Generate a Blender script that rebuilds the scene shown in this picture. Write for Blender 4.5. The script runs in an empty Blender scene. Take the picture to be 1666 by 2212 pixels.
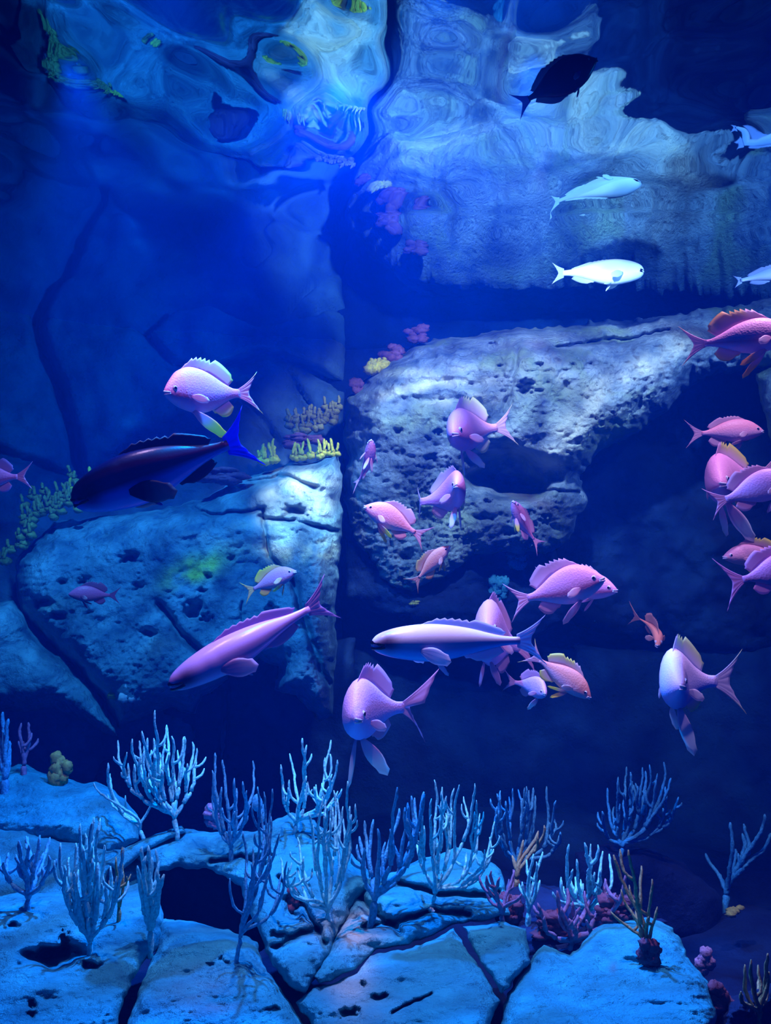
import bpy, math, random
import numpy as np
from mathutils import Vector, Matrix

SC = bpy.context.scene
COL = SC.collection
random.seed(7)
rng = np.random.default_rng(7)

# ---------------------------------------------------------------- camera
F, CX, CY = 1597.0, 833.0, 1106.0
PITCH = math.atan(244.0 / F)
CAM = Vector((0.0, 0.0, 1.5))
WATER_Z = 3.4
cd = bpy.data.cameras.new('camera')
cam = bpy.data.objects.new('camera', cd)
COL.objects.link(cam)
cam.location = CAM
cam.rotation_euler = (math.pi / 2 + PITCH, 0, 0)
cd.sensor_fit = 'VERTICAL'
cd.sensor_height = 36.0
cd.lens = 36.0 * F / 2212.0
cd.clip_start = 0.02
cd.clip_end = 60
SC.camera = cam

# ---------------------------------------------------------------- colour management
SC.view_settings.view_transform = 'Standard'
SC.view_settings.look = 'None'
SC.view_settings.gamma = 1.0
SC.view_settings.use_curve_mapping = False
SC.view_settings.exposure = 0.0
SC.cycles.max_bounces = 5
SC.cycles.adaptive_threshold = 0.02
SC.cycles.diffuse_bounces = 2
SC.cycles.transparent_max_bounces = 12
SC.cycles.caustics_reflective = False
SC.cycles.caustics_refractive = False
SC.cycles.sample_clamp_indirect = 2.0

# ---------------------------------------------------------------- world: dim blue gallery
w = bpy.data.worlds.new('world')
SC.world = w
w.use_nodes = True
bg = w.node_tree.nodes['Background']
bg.inputs['Color'].default_value = (0.0, 0.075, 1.0, 1)
bg.inputs['Strength'].default_value = 0.20


# ---------------------------------------------------------------- lamps of the tank and added fill lights
def lamp(name, loc, aim, col, power, deg, blend=0.5, r=0.04, dapple=0.0, scale=9.0):
    d = bpy.data.lights.new(name, 'SPOT')
    d.color = (1, 1, 1) if dapple else col
    d.energy = power
    d.spot_size = math.radians(deg)
    d.spot_blend = blend
    d.shadow_soft_size = r
    o = bpy.data.objects.new(name, d)
    COL.objects.link(o)
    o.location = loc
    o.rotation_euler = (Vector(aim) - Vector(loc)).to_track_quat('-Z', 'Y').to_euler()
    if dapple:      # light focused by the rippled water surface
        d.use_nodes = True
        nt = d.node_tree
        em = nt.nodes['Emission']
        em.inputs['Color'].default_value = (*col, 1)
        tc = nt.nodes.new('ShaderNodeTexCoord')
        nz = nt.nodes.new('ShaderNodeTexNoise')
        nz.inputs['Scale'].default_value = scale
        nz.inputs['Detail'].default_value = 2
        nz.inputs['Distortion'].default_value = 1.2
        mr = nt.nodes.new('ShaderNodeMapRange')
        mr.inputs['From Min'].default_value = 0.35
        mr.inputs['From Max'].default_value = 0.68
        mr.inputs['To Min'].default_value = 1.0 - dapple
        mr.inputs['To Max'].default_value = 1.0 + dapple * 1.3
        nt.links.new(tc.outputs['Normal'], nz.inputs['Vector'])
        nt.links.new(nz.outputs['Fac'], mr.inputs['Value'])
        nt.links.new(mr.outputs['Result'], em.inputs['Strength'])
    return o


def P(x, y, d):
    """world point seen at pixel (x, y), at world depth d (metres along +Y)"""
    rx, ru = (x - CX) / F, (CY - y) / F
    dy = math.cos(PITCH) - ru * math.sin(PITCH)
    dz = math.sin(PITCH) + ru * math.cos(PITCH)
    return Vector((rx / dy * d, d, CAM.z + dz / dy * d))


def floor_depth(y, z):
    ru = (CY - y) / F
    dy = math.cos(PITCH) - ru * math.sin(PITCH)
    dz = math.sin(PITCH) + ru * math.cos(PITCH)
    return (z - CAM.z) / (dz / dy)


LAMPS = [
    # violet-white lamps over the ledge and the shoal
    ('lamp_ledge', (0.45, 2.0, 3.2), P(1100, 930, 3.7), (0.66, 0.66, 1.0), 330, 74, 0.5, 0.04, 0.6, 8),
    ('lamp_ledge_end', (2.0, 2.3, 3.2), P(1500, 760, 3.8), (0.35, 0.5, 1.0), 110, 70, 0.7, 0.05, 0.5, 7),
    ('lamp_shoal', (0.12, 1.65, 3.2), P(1050, 1350, 2.1), (0.95, 0.52, 1.0), 190, 72, 0.9, 0.04, 0, 0),
    ('lamp_shoal_end', (1.3, 1.9, 3.2), P(1600, 1050, 2.2), (0.85, 0.52, 1.0), 120, 54, 0.7, 0.04, 0, 0),
    ('lamp_shoal_rear', (-0.55, 1.6, 3.2), P(450, 1150, 2.0), (0.95, 0.50, 1.0), 95, 66, 0.9, 0.04, 0, 0),
    # blue lamps on the left rock and the seabed
    ('lamp_left_rock', (-0.95, 2.0, 3.2), P(400, 1260, 3.6), (0.06, 0.36, 1.0), 250, 66, 0.6, 0.04, 0.6, 8),
    ('lamp_left_crest', (-0.25, 2.0, 3.2), P(668, 1080, 3.6), (0.8, 0.8, 1.0), 420, 17, 0.7, 0.04, 0.7, 18),
    ('lamp_seabed', (-0.15, 2.12, 3.2), P(720, 2000, 1.6), (0.0, 0.245, 1.0), 520, 92, 0.5, 0.03, 0.6, 9),
    ('fill_seabed_front', (0.0, 0.34, 1.95), (0.0, 1.6, 0.85), (0.0, 0.30, 1.0), 14, 52, 0.9, 0.05, 0.3, 8),  # added unseen fill close to the camera, lifting the sea whip fronts
    ('lamp_surface', (0.9, 1.2, 2.2), P(1290, 585, 3.48), (0.5, 0.9, 1.0), 40, 14, 0.8, 0.03, 0, 0),
    # added side fill, a flat blue beam brightening the haze under the surface
    ('fill_haze_side', (3.3, 2.0, 2.95), (0.3, 2.9, 3.12), (0.0, 0.24, 1.0), 600, 40, 0.8, 0.05, 0, 0),
]
for a in LAMPS:
    lamp(*a)


# ---------------------------------------------------------------- materials
def mat(name):
    m = bpy.data.materials.new(name)
    m.use_nodes = True
    nt = m.node_tree
    return m, nt, nt.nodes['Principled BSDF'], nt.nodes['Material Output']


def rock_mat(name, c1, c2, c3, scale=6.0, bump=0.5, rough=0.85):
    m, nt, b, out = mat(name)
    N, L = nt.nodes.new, nt.links.new
    tc = N('ShaderNodeTexCoord')
    n1 = N('ShaderNodeTexNoise'); n1.inputs['Scale'].default_value = scale; n1.inputs['Detail'].default_value = 8
    n1.inputs['Roughness'].default_value = 0.65
    n2 = N('ShaderNodeTexNoise'); n2.inputs['Scale'].default_value = scale * 0.35; n2.inputs['Detail'].default_value = 4
    n2.inputs['Distortion'].default_value = 0.8
    r1 = N('ShaderNodeValToRGB')
    r1.color_ramp.elements[0].position = 0.35; r1.color_ramp.elements[0].color = (*c1, 1)
    r1.color_ramp.elements[1].position = 0.65; r1.color_ramp.elements[1].color = (*c2, 1)
    mx = N('ShaderNodeMix'); mx.data_type = 'RGBA'
    rr = N('ShaderNodeMapRange'); rr.inputs['From Min'].default_value = 0.52; rr.inputs['From Max'].default_value = 0.66
    L(tc.outputs['Object'], n1.inputs['Vector']); L(tc.outputs['Object'], n2.inputs['Vector'])
    L(n1.outputs['Fac'], r1.inputs['Fac']); L(n2.outputs['Fac'], rr.inputs['Value'])
    L(rr.outputs['Result'], mx.inputs['Factor']); L(r1.outputs['Color'], mx.inputs['A'])
    mx.inputs['B'].default_value = (*c3, 1)
    at = N('ShaderNodeAttribute'); at.attribute_name = 'stain'
    m2 = N('ShaderNodeMix'); m2.data_type = 'RGBA'
    L(at.outputs['Alpha'], m2.inputs['Factor']); L(mx.outputs['Result'], m2.inputs['A']); L(at.outputs['Color'], m2.inputs['B'])
    L(m2.outputs['Result'], b.inputs['Base Color'])
    b.inputs['Roughness'].default_value = rough
    b.inputs['Specular IOR Level'].default_value = 0.25
    n3 = N('ShaderNodeTexNoise'); n3.inputs['Scale'].default_value = 42; n3.inputs['Detail'].default_value = 6
    n3.inputs['Roughness'].default_value = 0.7
    vo = N('ShaderNodeTexVoronoi'); vo.inputs['Scale'].default_value = 26
    vr = N('ShaderNodeMapRange'); vr.inputs['From Max'].default_value = 0.35
    ad = N('ShaderNodeMath'); ad.operation = 'MULTIPLY_ADD'; ad.inputs[1].default_value = 0.35
    L(tc.outputs['Object'], n3.inputs['Vector']); L(tc.outputs['Object'], vo.inputs['Vector'])
    L(vo.outputs['Distance'], vr.inputs['Value']); L(vr.outputs['Result'], ad.inputs[0]); L(n3.outputs['Fac'], ad.inputs[2])
    bp = N('ShaderNodeBump'); bp.inputs['Strength'].default_value = bump; bp.inputs['Distance'].default_value = 0.03
    L(ad.outputs[0], bp.inputs['Height']); L(bp.outputs['Normal'], b.inputs['Normal'])
    return m


def body_mat(name, rough=0.5, bump=0.25):
    m, nt, b, out = mat(name)
    N, L = nt.nodes.new, nt.links.new
    at = N('ShaderNodeAttribute'); at.attribute_name = 'tint'
    L(at.outputs['Color'], b.inputs['Base Color'])
    b.inputs['Roughness'].default_value = rough
    b.inputs['Specular IOR Level'].default_value = 0.3
    tc = N('ShaderNodeTexCoord')
    vo = N('ShaderNodeTexVoronoi'); vo.inputs['Scale'].default_value = 190
    L(tc.outputs['Object'], vo.inputs['Vector'])
    bp = N('ShaderNodeBump'); bp.inputs['Strength'].default_value = bump; bp.inputs['Distance'].default_value = 0.002
    L(vo.outputs['Distance'], bp.inputs['Height']); L(bp.outputs['Normal'], b.inputs['Normal'])
    return m


def fin_mat(name, clear=0.12):
    m, nt, b, out = mat(name)
    N, L = nt.nodes.new, nt.links.new
    at = N('ShaderNodeAttribute'); at.attribute_name = 'tint'
    L(at.outputs['Color'], b.inputs['Base Color'])
    b.inputs['Roughness'].default_value = 0.5
    tl = N('ShaderNodeBsdfTranslucent'); L(at.outputs['Color'], tl.inputs['Color'])
    m1 = N('ShaderNodeMixShader'); m1.inputs[0].default_value = 0.4
    L(b.outputs[0], m1.inputs[1]); L(tl.outputs[0], m1.inputs[2])
    tr = N('ShaderNodeBsdfTransparent')
    m2 = N('ShaderNodeMixShader'); m2.inputs[0].default_value = clear
    L(m1.outputs[0], m2.inputs[1]); L(tr.outputs[0], m2.inputs[2])
    L(m2.outputs[0], out.inputs['Surface'])
    return m


def plain(name, col, rough=0.6, bump=0.0, bscale=60, spec=0.4):
    m, nt, b, out = mat(name)
    N, L = nt.nodes.new, nt.links.new
    tc = N('ShaderNodeTexCoord')
    nz = N('ShaderNodeTexNoise'); nz.inputs['Scale'].default_value = bscale; nz.inputs['Detail'].default_value = 4
    L(tc.outputs['Object'], nz.inputs['Vector'])
    r = N('ShaderNodeValToRGB')
    r.color_ramp.elements[0].position = 0.3; r.color_ramp.elements[0].color = (*[c * 0.6 for c in col], 1)
    r.color_ramp.elements[1].position = 0.7; r.color_ramp.elements[1].color = (*[min(1, c * 1.2) for c in col], 1)
    L(nz.outputs['Fac'], r.inputs['Fac']); L(r.outputs['Color'], b.inputs['Base Color'])
    b.inputs['Roughness'].default_value = rough
    b.inputs['Specular IOR Level'].default_value = spec
    if bump:
        bp = N('ShaderNodeBump'); bp.inputs['Strength'].default_value = bump; bp.inputs['Distance'].default_value = 0.004
        L(nz.outputs['Fac'], bp.inputs['Height']); L(bp.outputs['Normal'], b.inputs['Normal'])
    return m


M = {}
M['wall'] = rock_mat('backdrop_rock', (0.08, 0.16, 0.26), (0.20, 0.34, 0.46), (0.06, 0.12, 0.2), 3.0, 0.5)
M['ledge'] = rock_mat('ledge_rock', (0.08, 0.14, 0.20), (0.42, 0.50, 0.54), (0.32, 0.42, 0.24), 7.0, 1.0)
M['pale'] = rock_mat('pale_rock', (0.08, 0.22, 0.30), (0.38, 0.66, 0.70), (0.18, 0.38, 0.44), 6.0, 0.9)
M['seabed'] = rock_mat('seabed_rock', (0.02, 0.36, 0.48), (0.05, 0.72, 0.84), (0.03, 0.46, 0.60), 9.0, 1.0)
M['dark'] = rock_mat('shaded_rock', (0.002, 0.010, 0.05), (0.008, 0.035, 0.11), (0.003, 0.008, 0.04), 4.0, 0.6)  # near-black albedo stands in for the dark of unlit back and cave
M['fish'] = body_mat('scaled_skin')
M['slick'] = body_mat('smooth_skin', 0.3, 0.04)
M['fin'] = fin_mat('fin_membrane')
M['eye'] = plain('eye_iris', (0.75, 0.65, 0.75), 0.15)
M['pupil'] = plain('eye_pupil', (0.004, 0.004, 0.008), 0.08)
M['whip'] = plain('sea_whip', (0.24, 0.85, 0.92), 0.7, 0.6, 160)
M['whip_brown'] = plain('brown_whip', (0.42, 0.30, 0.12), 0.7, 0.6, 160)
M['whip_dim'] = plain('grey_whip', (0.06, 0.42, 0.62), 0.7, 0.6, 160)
M['whip_purple'] = plain('encrusted_whip', (0.34, 0.20, 0.34), 0.8, 0.8, 90)
M['yellow'] = plain('yellow_sponge', (0.85, 0.62, 0.04), 0.7, 0.6, 80)
M['olive'] = plain('olive_sponge', (0.36, 0.30, 0.06), 0.7, 0.6, 80)
M['red'] = plain('red_sponge', (0.42, 0.04, 0.05), 0.7, 0.6, 40)
M['maroon'] = plain('maroon_algae', (0.20, 0.06, 0.10), 0.8, 0.8, 60)
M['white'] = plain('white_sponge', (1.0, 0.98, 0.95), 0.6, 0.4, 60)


# ---------------------------------------------------------------- mesh helpers
def link(name, verts, faces, material, parent=None, smooth=True, attrs=None):
    me = bpy.data.meshes.new(name)
    v = np.asarray(verts, dtype=np.float32)
    me.vertices.add(len(v))
    me.vertices.foreach_set('co', v.ravel())
    if isinstance(faces, np.ndarray):
        k = faces.shape[1]
        me.loops.add(faces.size)
        me.loops.foreach_set('vertex_index', faces.ravel().astype(np.int32))
        me.polygons.add(len(faces))
        me.polygons.foreach_set('loop_start', np.arange(0, faces.size, k, dtype=np.int32))
    else:
        flat = [i for f in faces for i in f]
        me.loops.add(len(flat))
        me.loops.foreach_set('vertex_index', flat)
        me.polygons.add(len(faces))
        st = np.cumsum([0] + [len(f) for f in faces[:-1]])
        me.polygons.foreach_set('loop_start', st.astype(np.int32))
    me.update(calc_edges=True)
    me.validate()
    if smooth:
        me.polygons.foreach_set('use_smooth', np.ones(len(me.polygons), dtype=bool))
    for an, arr in (attrs or {}).items():
        a = me.color_attributes.new(an, 'FLOAT_COLOR', 'POINT')
        a.data.foreach_set('color', np.asarray(arr, dtype=np.float32).ravel())
    for m in (material if isinstance(material, (list, tuple)) else [material]):
        me.materials.append(m)
    o = bpy.data.objects.new(name, me)
    COL.objects.link(o)
    if parent:
        o.parent = parent
    return o


def tag(o, label=None, cat=None, group=None, kind=None):
    if label: o['label'] = label
    if cat: o['category'] = cat
    if group: o['group'] = group
    if kind: o['kind'] = kind
    return o


def empty(name, loc=(0, 0, 0)):
    o = bpy.data.objects.new(name, None)
    COL.objects.link(o)
    o.location = loc
    o.empty_display_size = 0.05
    return o


# vectorised value noise
_H = rng.random(4096)


def vnoise(x, y, z):
    xi, yi, zi = np.floor(x).astype(np.int64), np.floor(y).astype(np.int64), np.floor(z).astype(np.int64)
    fx, fy, fz = x - xi, y - yi, z - zi
    fx, fy, fz = [t * t * (3 - 2 * t) for t in (fx, fy, fz)]

    def h(a, b, c):
        return _H[(a * 73856093 ^ b * 19349663 ^ c * 83492791) & 4095]
    r = 0
    for dx in (0, 1):
        for dy in (0, 1):
            for dz in (0, 1):
                r = r + h(xi + dx, yi + dy, zi + dz) * (fx if dx else 1 - fx) * (fy if dy else 1 - fy) * (fz if dz else 1 - fz)
    return r


def fbm(p, scale, octv=4, gain=0.5, ridge=False):
    a, s, t, n = 1.0, scale, 0.0, 0.0
    for k in range(octv):
        v = vnoise(p[..., 0] * s + 17.3 * k, p[..., 1] * s + 5.1 * k, p[..., 2] * s + 9.7 * k)
        v = 1 - np.abs(2 * v - 1) if ridge else v
        t = t + a * v
        n += a
        a *= gain
        s *= 2.03
    return t / n - 0.5


def seg_dist(X, Y, a, b):
    ax, ay, bx, by = *a, *b
    dx, dy = bx - ax, by - ay
    t = np.clip(((X - ax) * dx + (Y - ay) * dy) / (dx * dx + dy * dy + 1e-9), 0, 1)
    return np.hypot(X - ax - t * dx, Y - ay - t * dy)


def poly_sdf(X, Y, poly):
    d = np.full(X.shape, 1e9)
    inside = np.zeros(X.shape, dtype=bool)
    n = len(poly)
    for i in range(n):
        a, b = poly[i], poly[(i + 1) % n]
        d = np.minimum(d, seg_dist(X, Y, a, b))
        if a[1] != b[1]:
            c = (a[1] > Y) != (b[1] > Y)
            inside ^= c & (X < (b[0] - a[0]) * (Y - a[1]) / (b[1] - a[1]) + a[0])
    return np.where(inside, d, -d)


def Pn(X, Y, D):
    rx, ru = (X - CX) / F, (CY - Y) / F
    dy = math.cos(PITCH) - ru * math.sin(PITCH)
    dz = math.sin(PITCH) + ru * math.cos(PITCH)
    return np.stack([rx / dy * D, D, CAM.z + dz / dy * D], axis=-1)


def rock(name, poly, depth, T, R, material, step=4.0, back=0.35, big=(2.5, 0.10), fine=(14, 0.02), pores=(0, 0),
         pits=(), cracks=(), stains=(), jag=6.0, parent=None, bulge=None, power=0.5):
    """a boulder or slab: outline as seen from the viewing window, real depth and thickness behind it.
    depth(X, Y) -> metres of its rim; T = how far its face stands proud of the rim; R = rounding width in px"""
    poly = [tuple(map(float, p)) for p in poly]
    x0, x1 = min(p[0] for p in poly), max(p[0] for p in poly)
    y0, y1 = min(p[1] for p in poly), max(p[1] for p in poly)
    xs = np.arange(x0 - 2 * step, x1 + 2 * step, step)
    ys = np.arange(y0 - 2 * step, y1 + 2 * step, step)
    X, Y = np.meshgrid(xs, ys)
    Z0 = np.zeros_like(X) + (hash(name) % 97 if False else len(name) * 3.7)
    wx = (vnoise(X / 45, Y / 45, Z0) - .5) * jag * 2 + (vnoise(X / 13, Y / 13, Z0 + 9) - .5) * jag
    wy = (vnoise(X / 45, Y / 45, Z0 + 5) - .5) * jag * 2 + (vnoise(X / 13, Y / 13, Z0 + 3) - .5) * jag
    sd = poly_sdf(X + wx, Y + wy, poly)
    gy, gx = np.gradient(sd, step)
    gl = np.hypot(gx, gy) + 1e-6
    ins = sd > 0
    near = np.zeros_like(ins)
    for a in (-1, 0, 1):
        for b in (-1, 0, 1):
            near |= np.roll(np.roll(ins, a, 0), b, 1)
    use = ins | near
    mv = near & ~ins
    X = np.where(mv, X - gx / gl * sd * -1 * -1, X)
    Y = np.where(mv, Y - gy / gl * sd * -1 * -1, Y)
    s = np.clip(sd, 0, None)
    prof = (1 - (1 - np.clip(s / R, 0, 1)) ** 2) ** power
    D0 = depth(X, Y)
    p0 = Pn(X, Y, D0)
    D = D0 - T * prof
    if bulge is not None:
        D = D - bulge(X, Y) * prof
    fade = np.clip(s / 10.0, 0, 1)
    D = D - fbm(p0, big[0], 4) * big[1] * prof - fbm(p0 + 31, fine[0], 3, 0.6) * fine[1] * fade
    if pores[0]:
        v = fbm(p0 * np.array([1, 1, 1.4]) + 7, pores[0], 2, 0.6)
        D = D + np.clip(v - 0.08, 0, 0.2) * 5 * pores[1] * fade
        v2 = fbm(p0 + 77, pores[0] * 1.6, 3, 0.7, True)
        msk = np.clip(0.5 + 4 * fbm(p0 + 50, 3.0, 2), 0.15, 1)
        D = D - v2 * pores[1] * 2.6 * fade * msk
    for (px, py, rx, ry, dep) in pits:
        g1 = (vnoise(X / (rx * .7), Y / (rx * .5), Z0 + px) - .5) * 1.5; g2 = (vnoise(X / (rx * .35), Y / (ry * .6), Z0 + py) - .5) * 1.3
        q = ((X - px) / rx + g2 * .5) ** 2 + ((Y - py) / ry + g1) ** 2
        D = D + dep * np.exp(-q ** 1.5) * fade
    for (pts, wd, dep) in cracks:
        cd_ = np.full(X.shape, 1e9)
        for a, b in zip(pts[:-1], pts[1:]):
            cd_ = np.minimum(cd_, seg_dist(X + wx * .8, Y + wy * .8, a, b))
        D = D + dep * np.exp(-(cd_ / wd) ** 2) * fade
    A = np.zeros(X.shape + (4,))
    for (px, py, rx, ry, ang, col, alpha) in stains:
        c_, s_ = math.cos(math.radians(ang)), math.sin(math.radians(ang))
        u = ((X - px) * c_ + (Y - py) * s_) / rx
        v = (-(X - px) * s_ + (Y - py) * c_) / ry
        a = np.exp(-(u * u + v * v)) * np.clip(0.7 + 3.0 * fbm(p0 + px, 9, 4), 0, 1.2) * alpha
        a = np.clip(a, 0, 1)
        base = A[..., 3]
        tot = np.clip(base + a, 1e-6, None)
        for k in range(3):
            A[..., k] = (A[..., k] * base + col[k] * a) / tot
        A[..., 3] = np.clip(base + a, 0, 1)
    co = Pn(X, Y, D)
    cb = Pn(X, Y, np.maximum(D0, D) + back * np.clip(0.15 + s / R, 0, 1))
    h, wd_ = X.shape
    cell = use[:-1, :-1] & use[1:, :-1] & use[:-1, 1:] & use[1:, 1:]
    cell &= ins[:-1, :-1] | ins[1:, :-1] | ins[:-1, 1:] | ins[1:, 1:]
    keep = np.zeros_like(use)
    keep[:-1, :-1] |= cell; keep[1:, :-1] |= cell; keep[:-1, 1:] |= cell; keep[1:, 1:] |= cell
    rim = keep.copy()
    full = np.zeros((h + 1, wd_ + 1), dtype=int)
    full[1:-1, 1:-1] = cell
    cnt = full[:-1, :-1] + full[1:, :-1] + full[:-1, 1:] + full[1:, 1:]
    rim = keep & (cnt < 4)
    idx = -np.ones(X.shape, dtype=np.int64)
    idx[keep] = np.arange(keep.sum())
    nf = int(keep.sum())
    idb = idx.copy()
    inner = keep & ~rim
    idb[inner] = nf + np.arange(inner.sum())
    verts = np.concatenate([co[keep], cb[inner]])
    at = np.concatenate([A[keep], A[inner]])
    c = np.argwhere(cell)
    i, j = c[:, 0], c[:, 1]
    ff = np.stack([idx[i + 1, j], idx[i + 1, j + 1], idx[i, j + 1], idx[i, j]], 1)
    fb = np.stack([idb[i, j], idb[i, j + 1], idb[i + 1, j + 1], idb[i + 1, j]], 1)
    allrim = rim[i, j] & rim[i + 1, j] & rim[i, j + 1] & rim[i + 1, j + 1]
    fb = fb[~allrim]
    # drop back cells outside: keep mesh light by not subdividing, they share the rim
    return link(name, verts, np.concatenate([ff, fb]), material, parent, attrs={'stain': at})


def const(d):
    return lambda X, Y: np.zeros_like(X) + d


def lin(d, x0, kx, y0=0, ky=0.0):
    return lambda X, Y: d + (X - x0) * kx + (Y - y0) * ky


def on_floor(z, dmax=3.4):
    def f(X, Y):
        ru = (CY - Y) / F
        dy = math.cos(PITCH) - ru * math.sin(PITCH)
        dz = math.sin(PITCH) + ru * math.cos(PITCH)
        k = np.minimum(dz / dy, -1e-3)
        return np.minimum((z - CAM.z) / k, dmax)
    return f


CREAM = (1.0, 0.95, 0.72)
GREEN = (0.50, 0.62, 0.38)
LILAC = (0.62, 0.48, 0.66)
BROWN = (0.20, 0.13, 0.14)
LIME = (0.85, 1.0, 0.12)

# ================================================================ the setting
# water surface, seen from below: it mirrors the tank
def water():
    nx, ny = 420, 420
    xs = np.linspace(-6, 6, nx); ys = np.linspace(-1.5, 7, ny)
    X, Y = np.meshgrid(xs, ys)
    p = np.stack([X, Y, X * 0], -1)
    p2 = p * np.array([1.0, 0.8, 1])
    amp = np.clip((4.2 - Y) / 2.6, 0.12, 1.0)
    Z = (fbm(p2, 1.7, 3, 0.42) * 0.12 + fbm(p2 + 40, 5.5, 2, 0.4) * 0.013) * amp
    Z = Z - 0.11 * np.clip((3.2 - Y) / 1.5, 0, 1.2) * np.clip((X + 0.5) / 0.9, 0, 1)
    v = np.stack([X, Y, WATER_Z + Z], -1).reshape(-1, 3)
    i, j = np.meshgrid(np.arange(ny - 1), np.arange(nx - 1), indexing='ij')
    a = (i * nx + j).ravel()
    f = np.stack([a, a + 1, a + nx + 1, a + nx], 1)
    m, nt, b, out = mat('water_surface')
    nt.nodes.remove(b)
    g = nt.nodes.new('ShaderNodeBsdfGlass')
    g.inputs['IOR'].default_value = 1.33
    g.inputs['Roughness'].default_value = 0.02
    g.inputs['Color'].default_value = (0.42, 0.78, 1.0, 1)
    nt.links.new(g.outputs[0], out.inputs['Surface'])
    o = link('water_surface', v, f, m)
    tag(o, kind='structure')
water()


def water_body():
    v = [(x, y, z) for x in (-6, 6) for y in (-0.3, 7) for z in (0.05, 3.34)]
    f = [(0, 1, 3, 2), (4, 6, 7, 5), (0, 4, 5, 1), (2, 3, 7, 6), (0, 2, 6, 4), (1, 5, 7, 3)]
    m, nt, b, out = mat('water')
    nt.nodes.remove(b)
    sc = nt.nodes.new('ShaderNodeVolumeScatter'); sc.inputs['Color'].default_value = (0.0, 0.16, 1.0, 1)
    sc.inputs['Density'].default_value = 0.05; sc.inputs['Anisotropy'].default_value = 0.2
    ab = nt.nodes.new('ShaderNodeVolumeAbsorption'); ab.inputs['Color'].default_value = (0.2, 0.75, 1.0, 1)
    ab.inputs['Density'].default_value = 0.16
    ad = nt.nodes.new('ShaderNodeAddShader')
    nt.links.new(sc.outputs[0], ad.inputs[0]); nt.links.new(ab.outputs[0], ad.inputs[1])
    nt.links.new(ad.outputs[0], out.inputs['Volume'])
    o = link('water', v, f, m, smooth=False)
    tag(o, kind='structure')
water_body()

# back walls of artificial rock, running up through the surface
WL = [(-1900, 560), (748, 640), (744, 900), (738, 1250), (742, 1500), (735, 2400), (-1900, 2400)]
o = rock('wall_left', WL, lin(4.95, 748, 0.0006), 0.18, 40, M['wall'], step=7, back=0.3, big=(1.2, 0.5), fine=(6, 0.07), jag=4,
         cracks=[([(60, 500), (105, 640), (80, 700), (95, 770), (125, 830), (155, 940), (175, 1030)], 12, 0.22),
                 ([(-40, 960), (60, 995), (130, 1020), (190, 1040)], 9, 0.16),
                 ([(300, 700), (370, 790), (450, 800), (560, 760), (640, 790), (745, 835)], 9, 0.14),
                 ([(530, 870), (575, 920), (600, 960)], 12, 0.14),
                 ([(610, 770), (680, 800), (740, 840)], 10, 0.16),
                 ([(620, 800), (650, 850), (670, 880)], 7, 0.12)],
         stains=[(280, 910, 18, 14, 0, (0.5, 0.6, 0.7), 1)])
tag(o, kind='structure')
WR = [(690, 600), (2900, 560), (2900, 2400), (690, 2400)]
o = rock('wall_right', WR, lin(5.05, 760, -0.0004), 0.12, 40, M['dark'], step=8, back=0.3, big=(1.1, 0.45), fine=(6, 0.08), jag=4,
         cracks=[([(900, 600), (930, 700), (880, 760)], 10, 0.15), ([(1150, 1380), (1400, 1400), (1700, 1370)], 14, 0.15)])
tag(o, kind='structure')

# deep floor behind the reef and under everything
def deep_floor():
    nx, ny = 120, 100
    xs = np.linspace(-6, 6, nx); ys = np.linspace(0.2, 7, ny)
    X, Y = np.meshgrid(xs, ys)
    p = np.stack([X, Y, X * 0], -1)
    Z = 0.35 + fbm(p, 2.0, 4) * 0.35
    v = np.stack([X, Y, Z], -1).reshape(-1, 3)
    i, j = np.meshgrid(np.arange(ny - 1), np.arange(nx - 1), indexing='ij')
    a = (i * nx + j).ravel()
    f = np.stack([a, a + 1, a + nx + 1, a + nx], 1)
    o = link('floor', v, f, M['dark'], attrs={'stain': np.zeros((len(v), 4))})
    tag(o, kind='structure')
deep_floor()

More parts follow.
